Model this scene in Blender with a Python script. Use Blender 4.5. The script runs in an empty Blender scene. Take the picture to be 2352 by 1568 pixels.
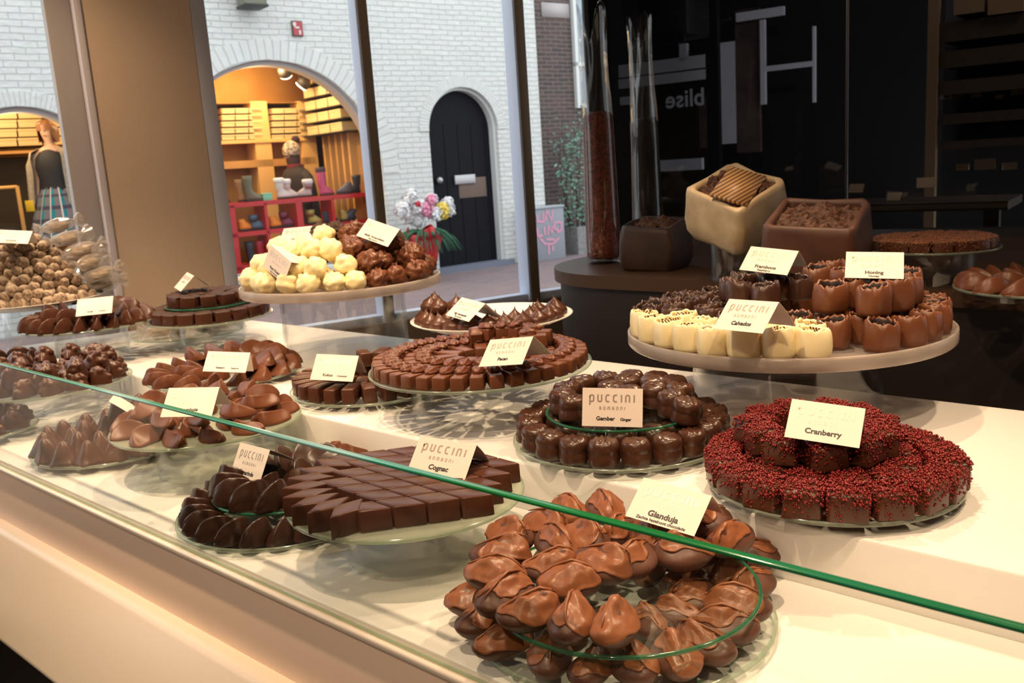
import bpy, bmesh, math, random
import numpy as np
from mathutils import Vector, Matrix, noise

random.seed(7)
PI = math.pi
SC = bpy.context.scene
COL = SC.collection

# ------------------------------------------------------------------ camera
F, CX, CY = 2100.0, 1176.0, 784.0
DECK, TIER = 0.92, 0.995
CAM = Vector((0.0, 0.0, DECK + 0.51))
def _n(v):
    v = np.array(v, float)
    return v / np.linalg.norm(v)
_Z = -_n((1880 - CX, 11500 - CY, F))
_X = -_n((-1190 - CX, 528 - CY, F))
_X = _n(_X - _X.dot(_Z) * _Z)
_Y = np.cross(_Z, _X)
def ray(px, py):
    c = np.array((px - CX, py - CY, F))
    return Vector((c.dot(_X), c.dot(_Y), c.dot(_Z)))
def at(px, py, z):
    r = ray(px, py)
    return CAM + r * ((z - CAM.z) / r.z)
def aty(px, py, y):
    r = ray(px, py)
    return CAM + r * ((y - CAM.y) / r.y)
def proj(p):
    d = np.array(p) - np.array(CAM)
    c = _X * d[0] + _Y * d[1] + _Z * d[2]
    return (CX + F * c[0] / c[2], CY + F * c[1] / c[2])
cd = bpy.data.cameras.new('camera')
cd.sensor_width = 36.0
cd.lens = 36.0 * F / 2352.0
cd.clip_start, cd.clip_end = 0.02, 200
cam = bpy.data.objects.new('camera', cd)
COL.objects.link(cam)
R3 = Matrix(((_X[0], -_X[1], -_X[2]), (_Y[0], -_Y[1], -_Y[2]), (_Z[0], -_Z[1], -_Z[2])))
cam.matrix_world = Matrix.Translation(CAM) @ R3.to_4x4()
cd.dof.use_dof = True
cd.dof.focus_distance = 1.12
cd.dof.aperture_fstop = 12.5
SC.camera = cam

# ------------------------------------------------------------------ materials
def srgb(r, g, b):
    f = lambda c: (c / 255) / 12.92 if c <= 10 else (((c / 255) + 0.055) / 1.055) ** 2.4
    return (f(r), f(g), f(b))
class NT:
    def __init__(s, name):
        s.m = bpy.data.materials.new(name)
        s.m.use_nodes = True
        s.t = s.m.node_tree
        s.t.nodes.clear()
        s.out = s.add('ShaderNodeOutputMaterial')
    def add(s, typ, **kw):
        n = s.t.nodes.new(typ)
        for k, v in kw.items():
            if k.startswith('_'):
                setattr(n, k[1:], v)
            else:
                n.inputs[k.replace('__', ' ')].default_value = v
        return n
    def link(s, a, b):
        s.t.links.new(a, b)
    def surf(s, sock):
        s.link(sock, s.out.inputs['Surface'])
        return s.m
def c4(c): return (c[0], c[1], c[2], 1.0)
def mat(name, col, rough=0.5, metal=0.0, col2=None, nscale=20.0, bump=0.0, bscale=60.0, spec=0.5, coat=0.0, emit=0.0, ecol=None, ndet=3.0, sss=0.0):
    n = NT(name)
    b = n.add('ShaderNodeBsdfPrincipled', Roughness=rough, Metallic=metal)
    b.inputs['Base Color'].default_value = c4(col)
    b.inputs['Specular IOR Level'].default_value = spec
    b.inputs['Coat Weight'].default_value = coat
    b.inputs['Coat Roughness'].default_value = 0.15
    if sss:
        b.inputs['Subsurface Weight'].default_value = sss
        b.inputs['Subsurface Radius'].default_value = (0.01, 0.006, 0.003)
        b.inputs['Subsurface Scale'].default_value = 0.6
    if emit:
        b.inputs['Emission Color'].default_value = c4(ecol or col)
        b.inputs['Emission Strength'].default_value = emit
    tc = None
    if col2 is not None or bump:
        tc = n.add('ShaderNodeTexCoord')
    if col2 is not None:
        nz = n.add('ShaderNodeTexNoise', Scale=nscale, Detail=ndet)
        n.link(tc.outputs['Object'], nz.inputs['Vector'])
        mx = n.add('ShaderNodeMix', _data_type='RGBA')
        mx.inputs[6].default_value = c4(col)
        mx.inputs[7].default_value = c4(col2)
        cr = n.add('ShaderNodeMapRange')
        cr.inputs[1].default_value, cr.inputs[2].default_value = 0.35, 0.65
        n.link(nz.outputs['Fac'], cr.inputs[0])
        n.link(cr.outputs[0], mx.inputs[0])
        n.link(mx.outputs[2], b.inputs['Base Color'])
    if bump:
        nb = n.add('ShaderNodeTexNoise', Scale=bscale, Detail=3.0)
        n.link(tc.outputs['Object'], nb.inputs['Vector'])
        bp = n.add('ShaderNodeBump', Strength=bump, Distance=0.002)
        n.link(nb.outputs['Fac'], bp.inputs['Height'])
        n.link(bp.outputs['Normal'], b.inputs['Normal'])
    return n.surf(b.outputs['BSDF'])
def thin_glass(name, tint=(0.97, 0.99, 0.98), refl=1.0, rough=0.0, body=None, bodyfac=0.0, ior=1.5, grazing=1.0):
    n = NT(name)
    tr = n.add('ShaderNodeBsdfTransparent')
    tr.inputs['Color'].default_value = c4(tint)
    gl = n.add('ShaderNodeBsdfGlossy', Roughness=rough)
    gl.inputs['Color'].default_value = (refl, refl, refl, 1)
    lw = n.add('ShaderNodeLayerWeight', Blend=0.5)
    pw = n.add('ShaderNodeMath', _operation='POWER')
    pw.inputs[1].default_value = 5.0
    n.link(lw.outputs['Facing'], pw.inputs[0])
    fr = n.add('ShaderNodeMath', _operation='MULTIPLY_ADD')
    f0 = ((ior - 1) / (ior + 1)) ** 2 * grazing
    n.link(pw.outputs[0], fr.inputs[0])
    fr.inputs[1].default_value = 0.7 * grazing
    fr.inputs[2].default_value = f0
    mx = n.add('ShaderNodeMixShader')
    src = tr.outputs[0]
    if body is not None:
        df = n.add('ShaderNodeBsdfDiffuse')
        df.inputs['Color'].default_value = c4(body)
        tl = n.add('ShaderNodeBsdfTranslucent')
        tl.inputs['Color'].default_value = c4(body)
        ad = n.add('ShaderNodeMixShader', Fac=0.5)
        n.link(df.outputs[0], ad.inputs[1])
        n.link(tl.outputs[0], ad.inputs[2])
        m2 = n.add('ShaderNodeMixShader', Fac=bodyfac)
        n.link(tr.outputs[0], m2.inputs[1])
        n.link(ad.outputs[0], m2.inputs[2])
        src = m2.outputs[0]
    n.link(fr.outputs[0], mx.inputs[0])
    n.link(src, mx.inputs[1])
    n.link(gl.outputs[0], mx.inputs[2])
    return n.surf(mx.outputs[0])
def brick_mat(name, c1, c2, mortar, scale=1.0, bw=0.22, rh=0.07, ms=0.008, bump=0.5, rough=0.8, noise_amt=0.3):
    n = NT(name)
    tc = n.add('ShaderNodeTexCoord')
    nz = n.add('ShaderNodeTexNoise', Scale=3.0, Detail=4.0)
    n.link(tc.outputs['UV'], nz.inputs['Vector'])
    av = n.add('ShaderNodeVectorMath', _operation='MULTIPLY_ADD')
    n.link(nz.outputs['Color'], av.inputs[0])
    av.inputs[1].default_value = (0.03, 0.03, 0)
    n.link(tc.outputs['UV'], av.inputs[2])
    br = n.add('ShaderNodeTexBrick', Scale=scale)
    br.inputs['Color1'].default_value = c4(c1)
    br.inputs['Color2'].default_value = c4(c2)
    br.inputs['Mortar'].default_value = c4(mortar)
    br.inputs['Mortar Size'].default_value = ms
    br.inputs['Mortar Smooth'].default_value = 0.6
    br.inputs['Brick Width'].default_value = bw
    br.inputs['Row Height'].default_value = rh
    n.link(av.outputs[0], br.inputs['Vector'])
    n2 = n.add('ShaderNodeTexNoise', Scale=14.0, Detail=5.0)
    n.link(tc.outputs['UV'], n2.inputs['Vector'])
    mx = n.add('ShaderNodeMix', _data_type='RGBA', _blend_type='MULTIPLY')
    mx.inputs[0].default_value = noise_amt
    n.link(br.outputs['Color'], mx.inputs[6])
    n.link(n2.outputs['Color'], mx.inputs[7])
    b = n.add('ShaderNodeBsdfPrincipled', Roughness=rough)
    n.link(mx.outputs[2], b.inputs['Base Color'])
    sub = n.add('ShaderNodeMath', _operation='MULTIPLY_ADD')
    n.link(br.outputs['Fac'], sub.inputs[0])
    sub.inputs[1].default_value = -1.0
    n.link(n2.outputs['Fac'], sub.inputs[2])
    bp = n.add('ShaderNodeBump', Strength=bump, Distance=0.02)
    n.link(sub.outputs[0], bp.inputs['Height'])
    n.link(bp.outputs['Normal'], b.inputs['Normal'])
    return n.surf(b.outputs['BSDF'])
def stripe_mat(name, c1, c2, scale, axis='X', rough=0.5, duty=0.5):
    n = NT(name)
    tc = n.add('ShaderNodeTexCoord')
    w = n.add('ShaderNodeTexWave', Scale=scale, _wave_type='BANDS', _bands_direction=axis)
    n.link(tc.outputs['Object'], w.inputs['Vector'])
    cr = n.add('ShaderNodeMath', _operation='GREATER_THAN')
    cr.inputs[1].default_value = duty
    n.link(w.outputs['Fac'], cr.inputs[0])
    mx = n.add('ShaderNodeMix', _data_type='RGBA')
    mx.inputs[6].default_value = c4(c1)
    mx.inputs[7].default_value = c4(c2)
    n.link(cr.outputs[0], mx.inputs[0])
    b = n.add('ShaderNodeBsdfPrincipled', Roughness=rough)
    n.link(mx.outputs[2], b.inputs['Base Color'])
    return n.surf(b.outputs['BSDF'])
def plaid_mat(name):
    n = NT(name)
    tc = n.add('ShaderNodeTexCoord')
    u = n.add('ShaderNodeSeparateXYZ')
    n.link(tc.outputs['UV'], u.inputs[0])
    def saw(sock, k, thr):
        m1 = n.add('ShaderNodeMath', _operation='MULTIPLY'); m1.inputs[1].default_value = k
        n.link(sock, m1.inputs[0])
        m2 = n.add('ShaderNodeMath', _operation='FRACT'); n.link(m1.outputs[0], m2.inputs[0])
        m3 = n.add('ShaderNodeMath', _operation='LESS_THAN'); m3.inputs[1].default_value = thr
        n.link(m2.outputs[0], m3.inputs[0])
        return m3.outputs[0]
    def mixc(fac, a, b_):
        mx = n.add('ShaderNodeMix', _data_type='RGBA')
        n.link(fac, mx.inputs[0])
        for i, v in ((6, a), (7, b_)):
            if isinstance(v, tuple): mx.inputs[i].default_value = c4(v)
            else: n.link(v, mx.inputs[i])
        return mx.outputs[2]
    base = mixc(saw(u.outputs[0], 14, 0.45), srgb(120, 112, 118), srgb(25, 130, 145))
    base = mixc(saw(u.outputs[1], 5, 0.3), base, srgb(70, 70, 85))
    base = mixc(saw(u.outputs[0], 14.0, 0.12), base, srgb(215, 205, 205))
    b = n.add('ShaderNodeBsdfPrincipled', Roughness=0.9)
    n.link(base, b.inputs['Base Color'])
    return n.surf(b.outputs['BSDF'])

M = {}
M['dark'] = mat('dark_chocolate', (0.034, 0.0125, 0.0075), 0.30, col2=(0.05, 0.02, 0.011), bump=0.12, bscale=70, spec=0.5)
M['ginger'] = mat('ginger_chocolate', (0.052, 0.0185, 0.0098), 0.30, col2=(0.07, 0.026, 0.0135), bump=0.12, bscale=60, spec=0.5)
M['mid'] = mat('medium_chocolate', (0.070, 0.0235, 0.0115), 0.33, col2=(0.093, 0.033, 0.0165), bump=0.12, bscale=60, spec=0.42)
M['body'] = mat('praline_shell', (0.105, 0.042, 0.027), 0.40, col2=(0.14, 0.058, 0.038), nscale=30, bump=0.08, bscale=50, spec=0.42)
M['milk'] = mat('milk_chocolate', (0.135, 0.045, 0.0195), 0.36, col2=(0.165, 0.058, 0.026), bump=0.15, bscale=60, spec=0.36)
M['raspberry'] = mat('raspberry_cup_chocolate', (0.052, 0.020, 0.0125), 0.36, col2=(0.07, 0.028, 0.017), bump=0.15, bscale=60)
M['milkcoat'] = mat('milk_coating', (0.25, 0.085, 0.034), 0.36, col2=(0.29, 0.102, 0.042), nscale=40, bump=0.25, bscale=60, spec=0.45)
M['cognac'] = mat('slab_chocolate', (0.072, 0.0245, 0.0135), 0.33, col2=(0.10, 0.037, 0.021), bump=0.06, bscale=40, spec=0.28)
M['honey'] = mat('honey_chocolate', (0.135, 0.043, 0.017), 0.38, col2=(0.165, 0.055, 0.022), bump=0.2, bscale=60)
M['white'] = mat('white_chocolate', (0.86, 0.72, 0.38), 0.42, col2=(0.90, 0.80, 0.50), nscale=18, bump=0.2, bscale=40, sss=0.15)
M['calv'] = mat('ivory_chocolate', (0.84, 0.72, 0.42), 0.34, col2=(0.88, 0.77, 0.48), nscale=18, bump=0.15, bscale=40, sss=0.15)
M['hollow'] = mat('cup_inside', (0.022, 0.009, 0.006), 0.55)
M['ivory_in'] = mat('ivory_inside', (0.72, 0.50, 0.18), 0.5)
M['crumb'] = mat('dark_crumb', (0.04, 0.016, 0.009), 0.75, col2=(0.075, 0.032, 0.018), nscale=150, bump=1.0, bscale=220)
M['brownie'] = mat('brownie_crumb', (0.045, 0.018, 0.011), 0.6, col2=(0.075, 0.031, 0.018), nscale=90, bump=0.6, bscale=150)
M['berry'] = mat('cranberry_crumb', (0.13, 0.005, 0.006), 0.38, col2=(0.27, 0.016, 0.012), nscale=200, spec=0.5)
M['pecan'] = mat('pecan_nut', (0.17, 0.05, 0.022), 0.40, col2=(0.085, 0.024, 0.012), nscale=60, bump=0.3, bscale=100)
M['dust'] = mat('sugar_dusted', (0.60, 0.48, 0.36), 0.9, col2=(0.25, 0.18, 0.125), nscale=75, bump=0.5, bscale=120)
M['logend'] = mat('log_end', (0.13, 0.075, 0.05), 0.85, col2=(0.40, 0.29, 0.20), nscale=120, bump=0.5, bscale=150)
M['wafer'] = stripe_mat('striped_wafer', (0.78, 0.62, 0.32), (0.05, 0.02, 0.011), 55.0, 'X', 0.45)
M['shave'] = mat('chocolate_shavings', (0.06, 0.022, 0.012), 0.5, col2=(0.12, 0.045, 0.02), nscale=50)
M['nib'] = mat('cocoa_nibs', (0.10, 0.025, 0.014), 0.5, col2=(0.28, 0.06, 0.028), nscale=110, bump=1.0, bscale=160)
M['beans'] = mat('dark_beans', (0.012, 0.008, 0.006), 0.5, col2=(0.02, 0.013, 0.01), nscale=90, bump=0.8, bscale=120)
M['deck'] = mat('white_solid_surface', (0.80, 0.775, 0.74), 0.34, spec=0.4)
M['fascia'] = mat('cream_fascia', (0.74, 0.62, 0.49), 0.30, spec=0.5)
M['black'] = mat('black_plinth', (0.008, 0.008, 0.009), 0.5)
M['card'] = mat('card_stock', (0.76, 0.67, 0.60), 0.65, spec=0.3)
M['ink'] = mat('black_ink', (0.012, 0.01, 0.01), 0.5)
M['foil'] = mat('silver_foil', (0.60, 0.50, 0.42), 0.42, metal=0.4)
M['foil_dark'] = mat('silver_foil_shaded', (0.33, 0.26, 0.21), 0.40, metal=0.2)  # shaded copy of the foil, dark surroundings put into its colour
M['glass'] = thin_glass('clear_glass')
M['tube'] = thin_glass('clear_acrylic', tint=(0.95, 0.955, 0.95))
M['guard'] = thin_glass('guard_glass', tint=(0.965, 0.985, 0.97), refl=1.0, ior=1.6)
M['frost'] = thin_glass('frosted_glass', tint=(0.88, 0.92, 0.84), rough=0.15, body=(0.80, 0.83, 0.72), bodyfac=0.42)
M['acryl'] = thin_glass('frosted_acrylic', tint=(0.92, 0.88, 0.84), rough=0.25, body=(0.66, 0.58, 0.53), bodyfac=0.62, ior=1.35)
M['edge'] = thin_glass('green_glass_edge', tint=(0.25, 0.62, 0.42), rough=0.1, body=(0.05, 0.30, 0.16), bodyfac=0.55)
M['edge2'] = thin_glass('pale_glass_edge', tint=(0.75, 0.88, 0.78), rough=0.1, body=(0.55, 0.62, 0.50), bodyfac=0.45)
M['porcelain'] = mat('white_plate', (0.80, 0.76, 0.72), 0.3)
M['steel'] = mat('polished_steel', (0.6, 0.58, 0.55), 0.25, metal=1.0)
M['cello'] = thin_glass('cellophane', tint=(0.93, 0.92, 0.90), rough=0.08, body=(0.66, 0.57, 0.49), bodyfac=0.40, ior=1.8)

# ------------------------------------------------------------------ mesh helpers
def mesh(name, V, Fc, mats, midx=None, smooth=True):
    me = bpy.data.meshes.new(name)
    me.from_pydata([tuple(v) for v in V], [], [tuple(f) for f in Fc])
    for m in (mats if isinstance(mats, (list, tuple)) else [mats]):
        me.materials.append(m)
    if midx is not None:
        me.polygons.foreach_set('material_index', midx)
    if smooth:
        me.polygons.foreach_set('use_smooth', [True] * len(me.polygons))
    me.update()
    return me
class MB:
    def __init__(s): s.V, s.F, s.I = [], [], []
    def add(s, V, Fc, mi=0):
        o = len(s.V)
        s.V += [tuple(v) for v in V]
        s.F += [tuple(i + o for i in f) for f in Fc]
        s.I += [mi] * len(Fc)
        return s
    def box(s, lo, hi, mi=0, T=None):
        x0, y0, z0 = lo; x1, y1, z1 = hi
        V = [(x0, y0, z0), (x1, y0, z0), (x1, y1, z0), (x0, y1, z0), (x0, y0, z1), (x1, y0, z1), (x1, y1, z1), (x0, y1, z1)]
        if T is not None: V = [T @ Vector(v) for v in V]
        return s.add(V, [(0, 3, 2, 1), (4, 5, 6, 7), (0, 1, 5, 4), (1, 2, 6, 5), (2, 3, 7, 6), (3, 0, 4, 7)], mi)
    def rings(s, rings, cap0=True, cap1=True, mi=0, mis=None):
        n = len(rings[0]); V = [v for r in rings for v in r]; Fc = []
        I = []
        for k in range(len(rings) - 1):
            for j in range(n):
                a, b = k * n + j, k * n + (j + 1) % n
                Fc.append((a, b, b + n, a + n)); I.append(mis[k] if mis else mi)
        if cap0:
            V.append(np.mean(np.array(rings[0]), axis=0)); c = len(V) - 1
            for j in range(n): Fc.append((c, (j + 1) % n, j)); I.append(mis[0] if mis else mi)
        if cap1:
            V.append(np.mean(np.array(rings[-1]), axis=0)); c = len(V) - 1; o = (len(rings) - 1) * n
            for j in range(n): Fc.append((c, o + j, o + (j + 1) % n)); I.append(mis[-1] if mis else mi)
        o = len(s.V)
        s.V += [tuple(v) for v in V]; s.F += [tuple(i + o for i in f) for f in Fc]; s.I += I
        return s
    def lathe(s, prof, n=48, mi=0, mis=None, c=(0, 0), cap0=True, cap1=True):
        R = [[(c[0] + r * math.cos(2 * PI * j / n), c[1] + r * math.sin(2 * PI * j / n), z) for j in range(n)] for r, z in prof]
        return s.rings(R, cap0, cap1, mi, mis)
    def tube(s, pts, rad, n=8, mi=0):
        pts = [Vector(p) for p in pts]; R = []
        for i, p in enumerate(pts):
            d = (pts[min(i + 1, len(pts) - 1)] - pts[max(i - 1, 0)]).normalized()
            a = d.orthogonal().normalized(); b = d.cross(a)
            r = rad[i] if isinstance(rad, (list, tuple)) else rad
            R.append([p + (a * math.cos(2 * PI * j / n) + b * math.sin(2 * PI * j / n)) * r for j in range(n)])
        return s.rings(R, True, True, mi)
    def ball(s, c, r, nu=10, nv=6, mi=0):
        c = Vector(c); rr = r if isinstance(r, (tuple, list)) else (r, r, r)
        R = [[c + Vector((rr[0] * math.sin(PI * v) * math.cos(2 * PI * u / nu), rr[1] * math.sin(PI * v) * math.sin(2 * PI * u / nu), -rr[2] * math.cos(PI * v))) for u in range(nu)] for v in np.linspace(0.08, 0.92, nv)]
        return s.rings(R, True, True, mi)
    def me(s, name, mats, smooth=True): return mesh(name, s.V, s.F, mats, s.I, smooth)
def obj(name, me, parent=None, loc=None, kind=None):
    o = bpy.data.objects.new(name, me)
    COL.objects.link(o)
    if parent is not None: o.parent = parent
    if loc is not None: o.location = loc
    if kind: o['kind'] = kind
    return o
def empty(name, loc=(0, 0, 0), rz=0.0):
    o = bpy.data.objects.new(name, None)
    COL.objects.link(o)
    o.location = loc; o.rotation_euler = (0, 0, rz); o.empty_display_size = 0.05
    return o
def tag(o, label, cat, group=None):
    ws = label.split()
    for cut in ('the', 'with', 'one', 'a', 'of'):
        while len(ws) > 16 and cut in ws[2:]:
            ws.pop(len(ws) - 1 - ws[::-1].index(cut))
    label = ' '.join(ws)
    o['label'] = label; o['category'] = cat
    if group: o['group'] = group
    return o
def autosmooth(me, deg=35):
    lim = math.cos(math.radians(deg))
    bm = bmesh.new(); bm.from_mesh(me)
    for e in bm.edges:
        if len(e.link_faces) == 2:
            e.smooth = e.link_faces[0].normal.dot(e.link_faces[1].normal) > lim
    bm.to_mesh(me); bm.free()
    return me
def bevelled(me, w, seg=2, sharp=False):
    bm = bmesh.new(); bm.from_mesh(me)
    bmesh.ops.bevel(bm, geom=list(bm.edges), offset=w, segments=seg, profile=0.5, affect='EDGES', clamp_overlap=True)
    for f in bm.faces: f.smooth = True
    bm.to_mesh(me); bm.free()
    return autosmooth(me, 40)
def nz(p, f, seed=0.0):
    return noise.noise(Vector((p[0] * f + seed, p[1] * f - seed * 0.7, p[2] * f + seed * 1.3)))
def jit(me, amp, f, seed):
    for v in me.vertices:
        p = v.co
        v.co = p + Vector((nz(p, f, seed), nz(p, f, seed + 9), nz(p, f, seed + 17))) * amp
    return me
def uvplane(me, ux, uy):
    """UV = (dot with ux, dot with uy) in metres, for brick patterns."""
    while me.uv_layers: me.uv_layers.remove(me.uv_layers[0])
    uv = me.uv_layers.new(name='UVMap')
    for l in me.loops:
        c = me.vertices[l.vertex_index].co
        uv.data[l.index].uv = (c.dot(ux), c.dot(uy))
    return me

# ------------------------------------------------------------------ labels and placing
ORD = 'zeroth first second third fourth fifth sixth seventh eighth ninth tenth eleventh twelfth thirteenth fourteenth fifteenth sixteenth seventeenth eighteenth nineteenth twentieth twenty-first twenty-second twenty-third twenty-fourth twenty-fifth twenty-sixth twenty-seventh twenty-eighth twenty-ninth thirtieth'.split()
def build(proto, parent=None):
    """proto: [(name, mesh, kind)], first is the thing itself, the others its parts."""
    root = obj(proto[0][0], proto[0][1])
    for nm_, me, kd in proto[1:]:
        obj(nm_, me, root, kind=kd)
    return root
_first = {}
def spawn(protos, k, loc, rz=0.0, tilt=0.0, roll=0.0, s=1.0):
    key = (id(protos), k % len(protos))
    if key not in _first:
        _first[key] = build(protos[k % len(protos)])
        o = _first[key]
    else:
        src = _first[key]
        o = src.copy(); COL.objects.link(o)
        for ch in src.children:
            c = ch.copy(); COL.objects.link(c); c.parent = o
    o.location = loc
    o.rotation_euler = (Matrix.Rotation(rz, 3, 'Z') @ Matrix.Rotation(tilt, 3, 'Y') @ Matrix.Rotation(roll, 3, 'X')).to_euler()
    o.scale = (s, s, s)
    return o
def label_ring(items, desc, tail, cat, group, centre):
    """items of one ring or tier: named by counting to either side of the one nearest the camera."""
    a0 = math.atan2(CAM.y - centre[1], CAM.x - centre[0])
    it = []
    for o in items:
        a = math.atan2(o.location.y - centre[1], o.location.x - centre[0]) - a0
        a = (a + PI) % (2 * PI) - PI
        it.append((a, o))
    it.sort(key=lambda t: abs(t[0]))
    front = it[0][1]
    tag(front, f'{desc}, foremost one in {tail}', cat, group)
    for sgn, word in ((1, 'right'), (-1, 'left')):
        side = [t for t in it[1:] if (t[0] >= 0) == (sgn > 0)]
        for k, (a, o) in enumerate(side, 1):
            tag(o, f'{desc}, {ORD[min(k, 30)]} {word} of the foremost in {tail}', cat, group)
def ring(protos, c, z, R, n, desc, tail, cat, group, a0=0.0, span=2 * PI, head=0.0, tilt=0.0, jr=0.0, ja=0.0, s=1.0, skip=None, lab=True, roll=0.0):
    out = []
    for i in range(n):
        a = a0 + span * i / (n if span > 6.2 else max(n - 1, 1))
        r = R + random.uniform(-jr, jr)
        p = (c[0] + r * math.cos(a), c[1] + r * math.sin(a), z)
        if skip and skip(p, a): continue
        out.append(spawn(protos, i + random.randrange(9), p, a + head + random.uniform(-ja, ja), tilt, roll, s * random.uniform(0.97, 1.03)))
    if lab and out: label_ring(out, desc, tail, cat, group, c)
    return out
# ------------------------------------------------------------------ bonbon shapes
P = {}
M['bitecrumb'] = mat('bite_crumb', (0.24, 0.09, 0.042), .6, col2=(0.34, 0.14, 0.07), nscale=120)
def sm(a, b, x):
    t = min(max((x - a) / (b - a), 0), 1)
    return t * t * (3 - 2 * t)
def gianduja(seed):
    r = random.Random(seed)
    L, W, H = r.uniform(.0285, .0345), r.uniform(.0195, .0225), r.uniform(.032, .038)
    tx = r.uniform(.2, 1.0) * .016; ty = r.uniform(-.004, .004); cv = r.uniform(-.5, .5)
    def S(a, v, off=0.0):
        q = math.sin(PI * min(v * .93 + .07, 1.0)) ** .55 if v < .5 else math.sin(PI * (v * .93 + .07)) ** .72
        ri = max(q, 0.0)
        k = sm(.35, 1.0, v)
        x = L * ri * math.cos(a) * (1 - .12 * k) + tx * k * k
        y = W * ri * math.sin(a) * (1 - .58 * k) + ty * k + cv * .006 * k * math.sin(x / L * 2.2)
        z = H * (v ** 1.06) * (1 - .06 * math.cos(a) * (1 - k))
        p = Vector((x, y, z))
        nn = Vector((math.cos(a) / L, math.sin(a) / W, (v - .45) * 2.2 / H)).normalized()
        return p + nn * (off + .0009 * nz(p, 70, seed) + .0005 * nz(p, 190, seed + 4))
    nu, nv = 36, 20
    b = MB().rings([[S(2 * PI * j / nu, v) for j in range(nu)] for v in np.linspace(0, 1, nv)])
    def vb(a): return .56 + .18 * math.sin(a + seed) + .09 * math.sin(3 * a + seed * 2.1) + .05 * nz((math.cos(a), math.sin(a), 0), 3, seed)
    nu2, nv2 = 48, 16
    rings_ = []
    for i in range(nv2 + 1):
        row = []
        for j in range(nu2):
            a = 2 * PI * j / nu2; v0 = min(max(vb(a), .34), .86)
            if i == 0: row.append(S(a, v0 - .006, -.0006)); continue
            f = (i - 1) / (nv2 - 1); v = v0 + (1 - v0) * f
            p = S(a, v, .0011 + .0006 * math.exp(-((f - .07) / .06) ** 2))
            wob = .0014 * nz(p, 110, seed + 31) + .0034 * max(0, nz(p, 60, seed + 77)) * sm(.1, .4, f) + .0010 * math.sin(9 * p.y / W + 4 * p.x / L + seed) * sm(.3, .9, f)
            row.append(p + Vector((0, 0, wob)) + Vector((wob * math.cos(a), wob * math.sin(a), 0)) * .7)
        rings_.append(row)
    c = MB().rings(rings_, False, True)
    # the pulled ridge that curls over the tip
    pts = []; rad = []
    for i in range(9):
        t = i / 8; a = PI * (.9 - 1.75 * t)
        p = S(0 if t > .5 else PI, 1 - .34 * abs(t - .5) * 2, .0012)
        pts.append(p + Vector((0, .0035 * math.sin(3 * t + seed), .0008))); rad.append(.0013 * math.sin(PI * (t * .9 + .05)) + .0002)
    c.tube(pts, rad, 7)
    return [('gianduja_praline', b.me('gianduja_shell', M['body']), None), ('milk_coating', c.me('milk_coating', M['milkcoat']), None)]
P['gianduja'] = [gianduja(s) for s in (1, 5, 12, 23, 31, 44)]

def prism(poly, h, bev, m, nm, taper=.96, seed=0, lip=0.0):
    V = [(x, y, 0) for x, y in poly] + [(x * taper, y * taper, h) for x, y in poly]
    n = len(poly)
    Fc = [tuple(range(n - 1, -1, -1)), tuple(range(n, 2 * n))] + [(i, (i + 1) % n, n + (i + 1) % n, n + i) for i in range(n)]
    me = mesh(nm, V, Fc, m)
    bevelled(me, bev, 3)
    if seed is not None: jit(me, .0009, 60, seed)
    return me
def rhomb(seed, m=None):
    e, ang = .0415, math.radians(56)
    a = Vector((math.cos(ang / 2), math.sin(ang / 2))) * e; b = Vector((math.cos(ang / 2), -math.sin(ang / 2))) * e
    pts = [(-a - b) / 2, (b - a) / 2 , (a + b) / 2, (a - b) / 2]
    return [('cognac_chocolate', prism([tuple(p * .945) for p in pts], .0285, .0022, m or M['cognac'], 'cognac_chocolate', .985, seed), None)]
P['cognac'] = [rhomb(s) for s in (3, 8, 15)]
def bar(seed, L, W, H, m, nm):
    return prism([(-L / 2, -W / 2), (L / 2, -W / 2), (L / 2, W / 2), (-L / 2, W / 2)], H, .0028, m, nm, .97, seed)
def pecan_half(seed):
    b = MB(); nu, nv = 22, 15
    R = []
    for v in np.linspace(.03, .97, nv):
        t = v * 2 - 1; row = []
        for j in range(nu):
            a = 2 * PI * j / nu
            rr = math.sqrt(max(1 - t * t, 0)) ** .8
            g = 1 + .13 * math.cos(5 * a + .6 * math.sin(4 * t)) + .05 * math.sin(14 * t + seed)
            y = .0082 * rr * math.cos(a) * g; z = .0062 * rr * math.sin(a) * g
            if z > 0: z -= .0026 * math.exp(-(y / .0013) ** 2) * rr
            else: z *= .35
            row.append((.0148 * t, y, z + .002))
        R.append(row)
    return b.rings(R).me('pecan_half', M['pecan'])
def pecanbar(seed):
    r = random.Random(seed)
    me = bar(seed, .050, .0235, .023, M['milk'], 'pecan_chocolate')
    h = pecan_half(seed)
    for v in h.vertices: v.co = Vector((v.co.x * 1.12 - .010, v.co.y * 1.25 + r.uniform(-.0005, .0005), v.co.z * 1.45 + .0215))
    return [('pecan_chocolate', me, None), ('pecan_half', h, None)]
P['pecan'] = [pecanbar(s) for s in (2, 6, 11)]
P['pecanplain'] = [[('pecan_chocolate', bar(s, .050, .0235, .023, M['milk'], 'plain_pecan_chocolate'), None)] for s in (4, 9)]
P['kokos'] = [[('coconut_chocolate', bar(s, .054, .0245, .029, M['mid'], 'coconut_chocolate'), None)] for s in (4, 9, 13)]

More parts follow.
